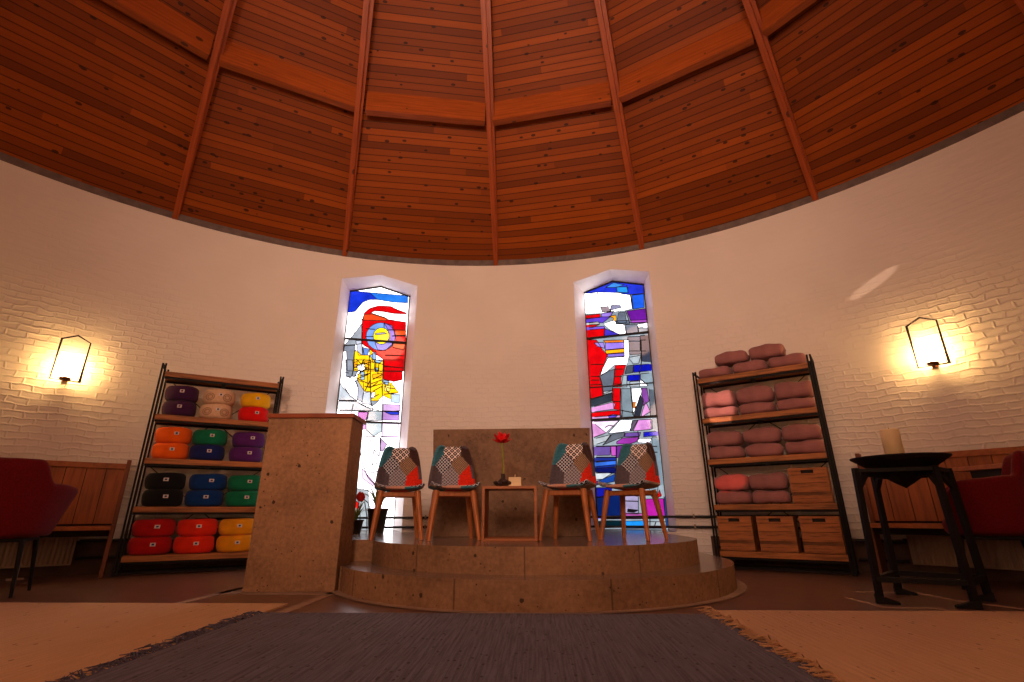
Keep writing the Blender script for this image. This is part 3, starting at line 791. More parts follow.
# ------------------------------------------------------------------ platform with two curved steps
PC = (.4974, 4.4374); R1, R2 = 1.682, 1.425
def arc(r, a0, a1, n): return [(PC[0]+r*math.cos(math.radians(a0+(a1-a0)*i/n)), PC[1]+r*math.sin(math.radians(a0+(a1-a0)*i/n))) for i in range(n+1)]
plat = thing('stone_platform', 'curved two-step stone platform that carries the patchwork chairs', 'platform', (PC[0], PC[1], 0))
def rel(poly): return [(x-PC[0], y-PC[1]) for x, y in poly]
def wall_y(x, r=R): return math.sqrt(r*r-x*x)
xl, xr = PC[0]-R1, PC[0]+R1
WL = 3.60; a_l = 180+math.degrees(math.asin((PC[1]-WL)/R1))
low = [(-1.6, 3.90), (-.978, 3.90), (-.978, WL)]+arc(R1, a_l, 360, 72)+[(xr, wall_y(xr)-.02)]+[(xr+(-1.6-xr)*i/10, wall_y(xr+(-1.6-xr)*i/10)-.02) for i in range(1, 10)]+[(-1.6, wall_y(-1.6)-.02)]
mb = MB(); mb.prism(rel(low), 0., STEP, 1, 0); mb.build('lower_step', [M['step_riser'], M['tread']], plat, .006)
WX, WY = -1.595, 4.03
x2 = PC[0]+R2; a_in = 180+math.degrees(math.asin((PC[1]-WY)/R2))
up = [(WX, WY)]+arc(R2, a_in, 360, 64)+[(x2, wall_y(x2)-.02)]+[(x2+(WX-x2)*i/12, wall_y(x2+(WX-x2)*i/12)-.02) for i in range(1, 12)]+[(WX, wall_y(WX)-.02)]
mb = MB(); mb.prism(rel(up), STEP, TOP, 1, 0); mb.build('upper_step', [M['step_riser'], M['tread']], plat, .006)

# pale inlay strips in the floor
def inlay(i, poly, z=.003):
    mb = MB(); mb.prism(poly, 0., z); mb.build('trim_%d' % i, M['strip'], kind='structure')
o_ = arc(R1+.07, 178, 362, 72); i_ = arc(R1+.002, 178, 362, 72)
mb = MB(); mb.grid([[(x, y, .004) for x, y in o_], [(x, y, .004) for x, y in i_]], 0, False); mb.build('trim_2', M['strip'], kind='structure')
def line_strip(i, pts, w, closed=False):
    mb = MB()
    k = len(pts)
    for a in range(k if closed else k-1):
        p, q = Vector(pts[a]), Vector(pts[(a+1) % k]); d = (q-p).normalized(); nn = Vector((-d.y, d.x))*w/2
        p2, q2 = p-d*w/2, q+d*w/2
        mb.prism([tuple(p2+nn), tuple(p2-nn), tuple(q2-nn), tuple(q2+nn)], 0., .003+.0004*a)
    mb.build('trim_%d' % i, M['strip'], kind='structure')
line_strip(3, [(-1.80, 3.50), (-.98, 3.48)], .09)
line_strip(4, [(-1.80, 3.75), (-1.83, 2.2)], .07)
line_strip(5, [(-.98, 3.52), (-.97, 2.2)], .07)
line_strip(6, [(-1.80, 3.50), (-1.80, 4.6)], .07)
line_strip(7, [(2.61, 3.32), (2.61, 2.98), (2.90, 2.95), (2.88, 2.6)], .035)
line_strip(8, [(2.85, 3.62), (3.23, 3.56), (3.24, 3.24), (3.38, 2.95)], .035)

# ------------------------------------------------------------------ lectern and slab
lec = thing('stone_lectern', 'tall block-shaped limestone lectern with a thin wooden top', 'lectern', (-1.335, 3.552, 0), math.radians(2.4))
mb = MB(); mb.box((-.345, 0, 0), (.345, .33, 1.305)); mb.build('stone_body', M['lect'], lec, .006)
mb = MB(); mb.box((-.362, -.018, 1.306), (.362, .35, 1.342)); mb.build('wooden_top', M['lectwood'], lec, .004)
mb = MB()
mb.add([(-.505, 4.55, TOP), (1.04, 4.55, TOP), (1.04, 4.76, TOP), (-.46, 4.76, TOP), (-.505, 4.55, 1.362), (1.085, 4.55, 1.362), (1.085, 4.76, 1.362), (-.505, 4.76, 1.362)],
       [(3, 2, 1, 0), (4, 5, 6, 7), (0, 1, 5, 4), (1, 2, 6, 5), (2, 3, 7, 6), (3, 0, 4, 7)])
for i in (0, ): mb.v[i] = (-.46, 4.55, TOP)
tag(mb.build('stone_slab', M['slab'], None, .006), 'wide upright brown stone slab standing behind the small table', 'slab')

# ------------------------------------------------------------------ patchwork chairs
PT = {1: [(150,90),(185,90),(180,135),(130,190),(112,190)], 2: [(180,85),(290,85),(270,130),(225,175),(182,130)], 3: [(285,85),(320,110),(345,195),(325,185),(270,130)],
      4: [(180,130),(225,180),(170,240),(128,190)], 5: [(270,130),(327,185),(270,240),(225,200),(225,175)], 6: [(170,240),(225,185),(270,240),(265,312),(165,312)],
      7: [(325,185),(365,290),(265,305),(270,240)], 8: [(60,280),(165,305),(165,320),(60,320)], 9: [(265,305),(370,288),(390,320),(265,320)]}
def chair_shell_point(s, v):
    """s -1..1 across, v 0 (seat front) .. 1 (back top)"""
    pts = [(0., -.225, .408, .196), (.1, -.215, .420, .206), (.25, -.09, .412, .208), (.4, .06, .404, .209), (.5, .135, .412, .208), (.58, .172, .452, .206), (.7, .197, .55, .194), (.85, .222, .68, .172), (.93, .234, .75, .153), (.97, .239, .782, .138), (.99, .242, .797, .122), (1., .243, .803, .10)]
    for a, b in zip(pts[:-1], pts[1:]):
        if v <= b[0]+1e-9:
            f = (v-a[0])/(b[0]-a[0]); y = a[1]+(b[1]-a[1])*f; z = a[2]+(b[2]-a[2])*f; w = a[3]+(b[3]-a[3])*f
            break
    k = s*s
    back = min(1., max(0., (v-.42)/.2))
    side = k*k
    z2 = z+side*.035*(1-back)
    y2 = y-side*.07*back
    if v < .12: y2 += side*.05*(1-v/.12)
    return (s*w, y2, z2)
def make_chair():
    root = thing('patchwork_chair', '', 'chair')
    NS = 40
    def surf(v0, v1, nv, matfn, name):
        vs = [v0+(v1-v0)*i/nv for i in range(nv+1)]
        ss = [-1+2*j/NS for j in range(NS+1)]
        P = [[chair_shell_point(s, v) for s in ss] for v in vs]
        U = [[(chair_shell_point(s, v)[0], v*.9) for s in ss] for v in vs]
        mb = MB(); mb.grid(P, 0, True, lambda i, j: matfn((ss[j]+ss[j+1])/2, (vs[i]+vs[i+1])/2), U)
        o = mb.build(name, PATCH, root, solid=.024)
        return o
    def back_m(s, v):
        p = chair_shell_point(s, v); t = (p[2]-.40)/.40
        x = 226+s*(148-72*t)*1.0; y = 315-225*t
        m = 0
        for k, poly in PT.items():
            if inside(poly, np.array([x]), np.array([y]))[0]: m = k
        return m
    def seat_m(s, v):
        if v < .07: return 10 if s < -.78 else 11 if s < -.62 else 9 if s < .22 else 1 if s < .85 else 11
        return [6, 9, 4, 1, 7, 5][int((s+1)*1.49)+3*(v > .25)]
    b = surf(.5, 1., 34, back_m, 'backrest'); s_ = surf(0., .5, 30, seat_m, 'seat')
    mb = MB(); mb.box((-.15, -.15, .345), (.15, -.115, .385)); mb.box((-.13, .10, .345), (.13, .135, .385))
    mb.box((-.155, -.15, .35), (-.12, .13, .385)); mb.box((.12, -.15, .35), (.155, .13, .385))
    mb.build('seat_frame', M['legwood'], root, .005)
    for sx, x0, x1, y0, y1 in ((-1, -.155, -.205, -.135, -.205), (1, .155, .205, -.135, -.205), (-1, -.145, -.195, .12, .19), (1, .145, .195, .12, .19)):
        mb = MB(); mb.tube([(x1, y1, 0), (x1*.5+x0*.5, y1*.5+y0*.5, .2), (x0, y0, .392)], [.016, .022, .027], 0, 10)
        mb.build('leg', M['legwood'], root)
    return root
ch0 = make_chair()
CH = [((-.69, 4.07), 17, 'patchwork fabric chair next to the stone lectern, outermost of its row'),
      ((-.195, 4.02), 15, 'patchwork fabric chair just left of the small wooden table'),
      ((.81, 3.92), -19, 'patchwork fabric chair just right of the small wooden table'),
      ((1.345, 3.99), -36, 'patchwork fabric chair standing in front of the blue and purple window')]
for i, (xy, rz, lb) in enumerate(CH):
    loc = (xy[0], xy[1], TOP+.001)
    if i == 0: ch0.location = loc; ch0.rotation_euler = (0, 0, math.radians(rz)); c = ch0
    else: c = dup(ch0, loc, math.radians(rz))
    tag(c, lb, 'chair', 'patchwork chairs on the platform')

# ------------------------------------------------------------------ side table with flower and candle
TX, TY, TZ = .315, 3.64, .755
tb = thing('side_table', 'small open cube side table of thin orange wood', 'table', (TX, TY, TOP+.001))
hh = TZ-TOP; w = .218; d = .36
for nm, lo, hi in (('table_top', (-w, 0, hh-.022), (w, d, hh)), ('base_board', (-w, 0, 0), (w, d, .022)), ('side_board', (-w, .002, .022), (-w+.022, d, hh-.022)), ('side_board', (w-.022, .002, .022), (w, d, hh-.022))):
    mb = MB(); mb.box(lo, hi); mb.build(nm, M['tablewood'], tb, .002)
va = thing('flower_vase', 'squat dark pebbled vase on the small wooden table', 'vase', (.255, 3.80, TZ+.002))
mb = MB(); mb.lathe([(.03, 0), (.05, .008), (.055, .025), (.04, .05), (.018, .07), (.016, .10), (.018, .105), (.012, .105), (.012, .06)], 16, caps=False)
mb.lathe([(.0001, .001), (.03, .001)], 16, caps=False); mb.build('vase_body', M['pebble'], va)
for i in range(12):
    a = i*2.4; rr = .052+.012*random.random(); z = .012+.03*random.random(); mb = MB()
    s = .014+.008*random.random()
    mb.lathe([(s*math.sin(PI*k/6)+1e-4, z-s*math.cos(PI*k/6)*.8+.004) for k in range(7)], 8, 0, (rr*math.cos(a), rr*math.sin(a)), True, None, False)
    mb.build('pebble', M['pebble'], va)
fl = thing('red_flower', 'single red flower on a long stem in the pebbled vase', 'flower', (.255, 3.80, TZ+.063))
mb = MB(); mb.tube([(0, 0, 0), (.003, 0, .1), (-.004, 0, .2), (-.01, 0, .305)], [.009, .008, .008, .008], 0, 8); mb.build('flower_stem', M['stem'], fl)
for i in range(16):
    lay = i//6; a = i*2*PI/6+lay*.5; tilt = (.25, .75, 1.2)[lay]; L = (.08, .09, .085)[lay]
    P = []
    for k in range(6):
        f = k/5; wd = .036*math.sin(PI*min(1, f*.85+.12)); out = .006+L*f*math.cos(tilt); up_ = L*f*math.sin(tilt)+.012*f*f
        P.append([(-.01+out*math.cos(a)-q*wd*math.sin(a), out*math.sin(a)+q*wd*math.cos(a), .305+up_-.006*abs(q)) for q in (-1, 0, 1)])
    mb = MB(); mb.grid(P); mb.build('petal', M['redpetal'], fl, solid=.002)
mb = MB(); mb.lathe([(.001, .300), (.010, .303), (.013, .315), (.009, .33), (.001, .338)], 10, 0, (-.01, 0)); mb.build('flower_heart', M['redpetal'], fl)
cd = thing('square_candle', 'cream square candle beside the vase on the small table', 'candle', (.355, 3.80, TZ+.002))
mb = MB(); mb.box((-.052, -.04, 0), (-.002, .04, .075)); mb.box((.002, -.04, 0), (.052, .04, .075)); mb.box((-.01, -.04, .002), (.01, .04, .072))
mb.build('wax_body', M['candle'], cd, .004)
mb = MB(); mb.tube([(0, 0, .07), (.001, 0, .098)], .003, 0, 6); mb.build('wick', M['candle'], cd)

# ------------------------------------------------------------------ shelving units
SW, SD, SH = 1.2, .285, 2.105
BZ = [.175, .63, 1.102, 1.555, 2.02]; BT = .055
def make_shelf(name, label, loc, rz):
    s = thing(name, label, 'shelf', loc, rz)
    for z in BZ:
        mb = MB(); mb.box((.035, .004, z-BT), (SW-.035, SD-.01, z)); b = mb.build('shelf_board', M['shelfwood'], s, .004)
        mb = MB(); mb.box((.04, .02, z-BT-.022), (SW-.04, .04, z-BT-.0005)); mb.box((.04, SD-.05, z-BT-.022), (SW-.04, SD-.03, z-BT-.0005))
        mb.box((SW/2-.02, .03, z-BT-.020), (SW/2+.02, SD-.03, z-BT-.0005)); mb.build('board_bearer', M['black'], s)
    for x in (0, SW):
        sg = 1 if x == 0 else -1
        mb = MB()
        for xx, yy in ((x, 0.), (x+sg*.028, 0.), (x, SD), (x+sg*.028, SD)):
            mb.box((xx-.0085, yy-.0085, 0), (xx+.0085, yy+.0085, SH))
        for z in (.02, .2, SH-.012):
            mb.box((x-.009, 0, z-.009), (x+.009, SD, z+.009))
        mb.build('side_frame', M['black'], s)
    mb = MB(); mb.box((0, -.006, .012), (SW, .012, .032)); mb.box((0, SD-.01, .012), (SW, SD+.008, .032)); mb.build('foot_rail', M['black'], s)
    for (xa, za, xb, zb) in ((.05, .15, SW-.05, 1.05), (SW-.05, .15, .05, 1.05), (.05, 1.1, SW-.05, 2.0), (SW-.05, 1.1, .05, 2.0)):
        mb = MB(); mb.tube([(xa, SD+.014, za), (xb, SD+.014, zb)], .005, 0, 6); mb.build('cross_brace', M['black'], s)
    return s
aR, bR = Vector((2.401, 5.221)), Vector((3.432, 4.555)); rzR = math.atan2(bR.y-aR.y, bR.x-aR.x)
aL, bL = Vector((-3.478, 4.493)), Vector((-2.477, 5.12)); rzL = math.atan2(bL.y-aL.y, bL.x-aL.x)
shR = make_shelf('shelving_unit', 'tall black metal shelf with mauve bolsters and wooden crates', (aR.x, aR.y, 0), rzR)
shL = make_shelf('shelving_unit', 'tall black metal shelf filled with colourful round cushions', (aL.x, aL.y, 0), rzL)
def on_shelf(a, rz, u, d, z):
    c, s = math.cos(rz), math.sin(rz); return (a.x+u*c-d*s, a.y+u*s+d*c, z)

# cushions: a flat round cushion with a pleated rim and a small square tag
def make_cushion(mat):
    root = thing('round_cushion', '', 'cushion')
    H_, RR = .182, .168
    prof = []
    for k in range(15):
        a = -PI/2+PI*k/14; ca, sa = math.cos(a), math.sin(a)
        r_ = RR*(abs(ca)**.20); z = H_/2+H_/2*(abs(sa)**.78)*(1 if sa > 0 else -1)
        prof.append((max(.001, r_), z))
    mb = MB(); mb.lathe(prof, 48, 0, (0, 0), True, lambda a, z: 1+.018*math.sin(24*a)*math.sin(PI*min(1, max(0, z/H_)))+.014*math.sin(3*a+z*40), False)
    # slightly boxy footprint, like stuffed rounds squeezed side by side
    mb.v = [(x*1.0, y*.98, z+.006*math.sin(x*22)*(.3+z/H_)*.6) for x, y, z in mb.v]
    b = mb.build('cushion_body', mat, root)
    mb = MB(); y = -.1695
    M1 = Matrix.Translation((0.02, y, .105)) @ Matrix.Rotation(-.12, 4, 'X')
    mb.box((-.021, -.004, -.017), (.021, .004, .017), 0, M1); mb.box((-.010, -.0055, -.009), (.010, -.003, .009), 1, M1)
    mb.build('cushion_tag', [M['tagwhite'], M['tagblue']], b)
    return root
rowsL = [  # (board index, [(lower, upper) x 3], word for the board)
 (3, [('purple', 'purple'), ('print', 'print'), ('red', 'yellow')], 'highest cushion row'),
 (2, [('orange', 'orange'), ('navy', 'green'), ('violet', 'violet')], 'second cushion row from the top'),
 (1, [('black', 'black'), ('blue', 'blue'), ('green', 'green')], 'third cushion row from the top'),
 (0, [('crimson', 'crimson'), ('vermilion', 'vermilion'), ('gold', 'gold')], 'lowest cushion row')]
CN = dict(purple='dark purple', violet='violet', yellow='bright yellow', red='bright red', orange='orange', green='green', navy='navy blue', black='black', blue='deep blue', crimson='crimson', vermilion='orange-red', gold='golden yellow', print='cream mandala-print')
protos = {}
CU = {3: (.225, .58, .955), 2: (.225, .565, .945), 1: (.25, .63, 1.0), 0: (.235, .615, .99)}; CW = {3: .95, 2: 1.0, 1: 1.07, 0: 1.10}
for bi, cols, word in rowsL:
    for ci, pair in enumerate(cols):
        for lv, cname in enumerate(pair):
            lb = '%s round cushion, %s of its stack in the %s' % (CN[cname], ('bottom', 'top')[lv], word)
            u = CU[bi][ci]+random.uniform(-.008, .008); z = BZ[bi]+.0015+lv*.1655
            loc = on_shelf(aL, rzL, u, .138, z); rz = rzL+random.uniform(-.09, .09)
            if cname not in protos:
                protos[cname] = make_cushion(CUSH[cname]); c = protos[cname]; c.location = loc; c.rotation_euler = (0, 0, rz)
            else: c = dup(protos[cname], loc, rz)
            c.scale = (CW[bi], .84, random.uniform(.925, .93))
            tag(c, lb, 'cushion', 'round cushions on the shelf')

# bolsters: folded mauve blankets
def make_bolster(seed, L, Hh, D):
    rnd = random.Random(seed); mb = MB(); n, m = 28, 22; P = []
    ph = [rnd.random()*6 for _ in range(5)]
    for i in range(n+1):
        f = -1+2*i/n; e = max(.0, 1-abs(f)**7)**.36
        row = []
        for j in range(m+1):
            a = 2*PI*j/m; ca, sa = math.cos(a), math.sin(a)
            y = D/2*e*(abs(ca)**.6)*(1 if ca > 0 else -1); zz = Hh/2*e*(abs(sa)**.66)*(1 if sa > 0 else -1)
            zz *= 1+.10*math.sin(3*f+ph[0])+.05*math.sin(7*f+ph[1]); y *= 1+.05*math.sin(5*f+ph[2])
            x = f*L/2*(1+.03*math.sin(a+ph[3]))
            zz += Hh*.5
            row.append((x, y, max(zz, .002+.004*(1+math.sin(8*f+ph[4])))))
        P.append(row)
    mb.grid(P)
    return mb
def bolster(i, L, Hh, u, z, label, rz=0., d=.15, tilt=0.):
    mb = make_bolster(i, L*1.02, Hh*1.0, .26); o = mb.build('mauve_bolster', M['bolster'])
    o.location = on_shelf(aR, rzR, u, d, z); o.rotation_euler = (0, tilt, rzR+rz)
    tag(o, label, 'bolster', 'mauve bolsters on the shelf')
B = []
pos3 = ['on the window side', 'in the middle', 'on the lamp side']
k = 0
for j, (u, L, Hh) in enumerate(((.215, .36, .125), (.595, .365, .135), (.975, .365, .14))):
    bolster(k, L, Hh, u, BZ[4]+.002, 'folded mauve bolster lying directly on the top board, %s' % pos3[j], random.uniform(-.04, .04)); k += 1
for j, (u, L, Hh) in enumerate(((.42, .36, .145), (.79, .365, .155))):
    bolster(k, L, Hh, u, BZ[4]+.138, 'folded mauve bolster topping the pile on the top board, %s' % ('window side', 'lamp side')[j], random.uniform(-.04, .04)); k += 1
for bi, word, hb, ht in ((3, 'second board from the top', .125, .185), (2, 'third board from the top', .14, .165)):
    for j in range(3):
        u = (.22, .60, .98)[j]
        bolster(k, .36, hb, u, BZ[bi]+.002, 'lower mauve bolster %s of the %s' % (('at the window end', 'in the middle', 'at the lamp end')[j], word), random.uniform(-.03, .03)); k += 1
        bolster(k, .37, ht, u+random.uniform(-.005, .005), BZ[bi]+hb+.001, 'upper mauve bolster %s of the %s' % (('at the window end', 'in the middle', 'at the lamp end')[j], word), random.uniform(-.04, .04)); k += 1
for j in range(2):
    u = (.225, .59)[j]
    bolster(k, .355, .135, u, BZ[1]+.002, 'lower mauve bolster %s on the board beside the single crate' % ('at the window end', 'touching the crate')[j]); k += 1
    bolster(k, .36, .17, u, BZ[1]+.138, 'upper mauve bolster %s on the board beside the single crate' % ('at the window end', 'touching the crate')[j], random.uniform(-.04, .04)); k += 1

def make_crate(seed):
    root = thing('wooden_crate', '', 'crate'); W2, D2, H2 = .168, .26, .335
    rnd = random.Random(seed)
    mb = MB(); hs = [0, .10, .19, .27, H2]
    for a, b in zip(hs[:-2], hs[1:-1]): mb.box((-W2, 0, a+.0015), (W2, .018, b-.0015))
    # top plank with a hand hole
    mb.box((-W2, 0, .2715), (-.055, .018, H2)); mb.box((.055, 0, .2715), (W2, .018, H2)); mb.box((-.055, 0, .2715), (.055, .018, .283)); mb.box((-.055, 0, .315), (.055, .018, H2))
    mb.build('front_panel', M['cratewood'], root, .002)
    mb = MB(); mb.box((-W2, .0185, 0), (-W2+.016, D2, H2)); mb.box((W2-.016, .0185, 0), (W2, D2, H2)); mb.box((-W2+.016, D2-.016, 0), (W2-.016, D2, H2)); mb.box((-W2+.016, .0185, 0), (W2-.016, D2-.016, .016))
    mb.build('crate_body', M['cratewood'], root)
    mb = MB(); mb.box((-W2+.02, .022, .018), (W2-.02, .03, H2-.01)); mb.build('inner_shade_sheet', M['cratedark'], root)  # near-black sheet behind the hand hole paints the crate's inner shade
    return root
cr0 = make_crate(1)
CR = [(.965, BZ[1], 'wooden crate standing alone on the board above the other crates'),
      (.215, BZ[0], 'wooden crate on the bottom board nearest the stone steps'),
      (.60, BZ[0], 'middle wooden crate of three on the bottom board'),
      (.985, BZ[0], 'wooden crate on the bottom board nearest the black stand')]
for i, (u, z, lb) in enumerate(CR):
    loc = on_shelf(aR, rzR, u, .015, z+.002)
    c = cr0 if i == 0 else dup(cr0, loc, rzR)
    c.location = loc; c.rotation_euler = (0, 0, rzR); tag(c, lb, 'crate', 'wooden crates on the shelf')

# ------------------------------------------------------------------ wall lamps
def make_lamp(label, az):
    root = thing('wall_lamp', label, 'lamp', pol(az, R-.012, 1.85), -math.radians(az), 'wall lamps')
    # local: -y points into the room
    w = .116; zt, za = .425, .485; y = -.10
    mb = MB(); mb.tube([(-w, y, 0), (w, y, 0), (w, y, zt), (0, y, za), (-w, y, zt)], .0062, 0, 4, False, True, True); mb.build('house_frame', M['lampblack'], root)
    mb = MB(); mb.lathe([(.010, .006), (.047, .008), (.047, .032), (.012, .034)], 20, 0, (0, y)); mb.build('lamp_base', M['brass'], root)
    mb = MB(); mb.lathe([(.0448, .038), (.0462, .06), (.0462, .235), (.0442, .24)], 24, 0, (0, y)); mb.build('glass_shade', M['opal'], root)
    mb = MB(); mb.tube([(0, 0, .012), (0, y, .012)], .006, 0, 8); mb.lathe([(.003, -.018), (.007, -.014), (.006, -.004), (.010, .006)], 10, 0, (0, y))
    mb.build('wall_arm', M['brass'], root)
    mb = MB(); mb.box((-.025, -.012, .0), (.025, .0, .08)); mb.build('wall_plate', M['brass'], root, .003)
    return root
make_lamp('lit wall lamp with black house-shaped frame above the pine bench by the cushions', -45.25)
make_lamp('lit wall lamp with black house-shaped frame behind the black iron stand', 45.85)

# ------------------------------------------------------------------ benches, radiators, pipes
def bench(label, a0, a1, end_at):
    root = thing('pine_bench', label, 'bench', pol((a0+a1)/2, 5.6, 0), 0)
    base = Vector(root.location)
    n = max(4, int(abs(a1-a0)/2)); aa = [a0+(a1-a0)*i/n for i in range(n+1)]
    def ring(r0, r1, z0, z1, nm, mat, mb=None):
        own = mb is None
        if own: mb = MB()
        for x, y in zip(aa[:-1], aa[1:]):
            v = [Vector(pol(a, r, z))-base for z in (z0, z1) for a, r in ((x, r0), (y, r0), (y, r1), (x, r1))]
            mb.add(v, [(0, 1, 2, 3), (7, 6, 5, 4), (0, 4, 5, 1), (1, 5, 6, 2), (2, 6, 7, 3), (3, 7, 4, 0)])
        return mb.build(nm, mat, root) if own else mb
    # backrest: single vertical boards with dark joints
    L = abs(math.radians(a1-a0))*5.93; nb = int(L/.155)
    for i in range(nb):
        b0 = a0+(a1-a0)*(i+.02)/nb; b1 = a0+(a1-a0)*(i+.98)/nb
        v = [Vector(pol(a, r, z))-base for z in (.47, 1.0) for a, r in ((b0, 5.915), (b1, 5.915), (b1, 5.94), (b0, 5.94))]
        mb = MB(); mb.add(v, [(0, 1, 2, 3), (7, 6, 5, 4), (0, 4, 5, 1), (1, 5, 6, 2), (2, 6, 7, 3), (3, 7, 4, 0)])
        mb.build('back_board', M['benchwood'], root)
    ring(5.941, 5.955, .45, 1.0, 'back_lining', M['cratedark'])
    ring(5.89, 6.0, 1.0, 1.05, 'top_rail', M['benchrail'])
    ring(5.50, 5.94, .418, .452, 'bench_seat', M['benchrail'])
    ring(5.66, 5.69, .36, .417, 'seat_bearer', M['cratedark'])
    e = math.radians(end_at); er = Vector((math.sin(e), math.cos(e), 0)); et = Vector((math.cos(e), -math.sin(e), 0))
    def eb(r0, r1, z0, z1, mb):
        v = [er*r+et*q+Vector((0, 0, z))-base for z in (z0, z1) for r, q in ((r0, -.018), (r1, -.018), (r1, .018), (r0, .018))]
        mb.add(v, [(0, 1, 2, 3), (7, 6, 5, 4), (0, 4, 5, 1), (1, 5, 6, 2), (2, 6, 7, 3), (3, 7, 4, 0)])
    mb = MB(); eb(5.88, 6.01, .0, 1.09, mb); eb(5.62, 5.88, 0, .46, mb); mb.build('end_panel', M['endshade'], root, .004)
    return root
bench('long pine bench with boarded back beside the cushion shelf', -78, -38.75, -38.62)
bench('long pine bench with boarded back behind the black iron stand', 38.75, 78, 38.62)
def radiator(label, a0, a1):
    am = (a0+a1)/2; root = thing('radiator', label, 'radiator', pol(am, 5.985, 0), -math.radians(am))
    L = math.radians(abs(a1-a0))*5.98; mb = MB(); n = int(L/.035); P = []
    for z in (.115, .335):
        row = []
        for i in range(n*4+1):
            x = -L/2+L*i/(n*4); f = (i % 4); y = -.025-(.009 if f in (1, 2) else 0.)
            row.append((x, y, z))
        P.append(row)
    mb.grid(P, 0, False); mb.build('front_plate', M['radiator'], root)
    mb = MB(); mb.box((-L/2, -.024, .1), (L/2, .02, .115)); mb.box((-L/2, -.036, .335), (L/2, .02, .35)); mb.box((-L/2, -.024, .115), (L/2, -.014, .335)); mb.box((-L/2-.012, -.03, .1), (-L/2, .02, .35)); mb.box((L/2, -.03, .1), (L/2+.012, .02, .35))
    mb.build('radiator_body', M['radiator'], root)
    for x in (-L/2+.35, L/2-.35):
        mb = MB(); mb.box((x-.012, -.01, .012), (x+.012, .01, .1)); mb.box((x-.06, -.03, 0), (x+.06, .03, .012)); mb.build('foot', M['radiator'], root)
    mb = MB(); sx = L/2+.02 if am < 0 else -L/2-.02
    mb.tube([(sx-.04*(1 if am < 0 else -1), -.005, .30), (sx+.03*(1 if am < 0 else -1), -.005, .30)], .016, 0, 10); mb.build('valve', M['pipe'], root)
    return root
radiator('ribbed cream radiator under the bench beside the cushion shelf', -51.8, -41.2)
radiator('ribbed cream radiator under the bench behind the black iron stand', 40.8, 55.)
def pipe(label, r, z, a0, a1, brackets=(), name='heating_pipe'):
    root = thing(name, label, 'pipe', pol((a0+a1)/2, r, z))
    base = Vector(root.location); n = int(abs(a1-a0)/2)+1
    mb = MB(); mb.tube([Vector(pol(a0+(a1-a0)*i/n, r, z))-base for i in range(n+1)], .0135, 0, 8); mb.build('pipe_run', M['pipe'], root)
    for a in brackets:
        mb = MB(); mb.tube([Vector(pol(a, R-.012, z))-base, Vector(pol(a, r-.018, z))-base], .008, 0, 8)
        mb.tube([Vector(pol(a, r-.018, z+.028))-base, Vector(pol(a, r-.018, z-.022))-base], .010, 0, 8); mb.build('pipe_bracket', M['radiator'], root)
    return root
RP = R-.036
pipe('upper dark heating pipe running along the wall under both windows', RP, .508, -32, 36.3, (-8., 22.6))
pipe('lower dark heating pipe running along the wall under both windows', RP, .398, -32, 36.3, (-8., 22.6))
pipe('upper dark pipe stub at the radiator end beside the cushion shelf', RP-.02, .31, -40.9, -36.8)
pipe('lower dark pipe stub at the radiator end beside the cushion shelf', RP-.02, .155, -40.9, -36.8)
pipe('upper dark pipe stub at the radiator end behind the iron stand', RP-.02, .285, 36.8, 40.5)
pipe('lower dark pipe stub at the radiator end behind the iron stand', RP-.02, .12, 36.8, 40.5)

# ------------------------------------------------------------------ black iron stand (bowl on four legs)
FA, FB, FC_, FD = Vector((2.69, 3.12)), Vector((3.06, 3.50)), Vector((3.12, 2.93)), Vector((3.42, 3.20))
fc = (FA+FB+FC_+FD)/4
st = thing('iron_bowl_stand', 'black iron stand with a wide shallow bowl on four footed legs', 'stand', (fc.x, fc.y, 0))
zr = .905
mb = MB(); rb = .29
prof = [(.001, zr-.205), (.05, zr-.175), (.16, zr-.095), (.25, zr-.03), (rb, zr-.004), (rb, zr+.004), (rb-.012, zr+.004), (.26, zr-.022), (.14, zr-.04), (.001, zr-.045)]
mb.lathe(prof, 8, 0, (0, 0), False, None, False); mb.lathe(prof, 40, 0, (0, 0), True, None, False)
mb.v = mb.v
mb = MB(); mb.lathe(prof, 40, 0, (0, 0), True, None, False); mb.build('bowl', M['iron'], st)
legs = [FA-fc, FB-fc, FD-fc, FC_-fc]
for L_ in legs:
    dr = L_.normalized(); top_ = L_*.92
    mb = MB(); mb.tube([(L_.x, L_.y, .02), (top_.x, top_.y, zr-.075)], .017, 0, 4, False, False, True)
    mb.build('leg', M['iron'], st)
    foot = L_+dr*.0; tdir = Vector((.93, -.36))*(1 if L_.x < 0 else -1)
    mb = MB(); f0 = foot-tdir*.025; f1 = foot+tdir*.10; pn = Vector((-tdir.y, tdir.x))*.022
    v = [(*(f0+pn), 0), (*(f1+pn), 0), (*(f1-pn), 0), (*(f0-pn), 0), (*(f0+pn), .055), (*(f1+pn), .014), (*(f1-pn), .014), (*(f0-pn), .055)]
    mb.add(v, [(3, 2, 1, 0), (4, 5, 6, 7), (0, 1, 5, 4), (1, 2, 6, 5), (2, 3, 7, 6), (3, 0, 4, 7)]); mb.build('foot', M['iron'], st, .003)
    # brace under the bowl
    mb = MB(); inn = L_*.35; mb.tube([(top_.x, top_.y, zr-.20), (L_.x*.75, L_.y*.75, zr-.115), (inn.x, inn.y, zr-.125)], .014, 0, 4, False, False, True); mb.build('bowl_brace', M['iron'], st)
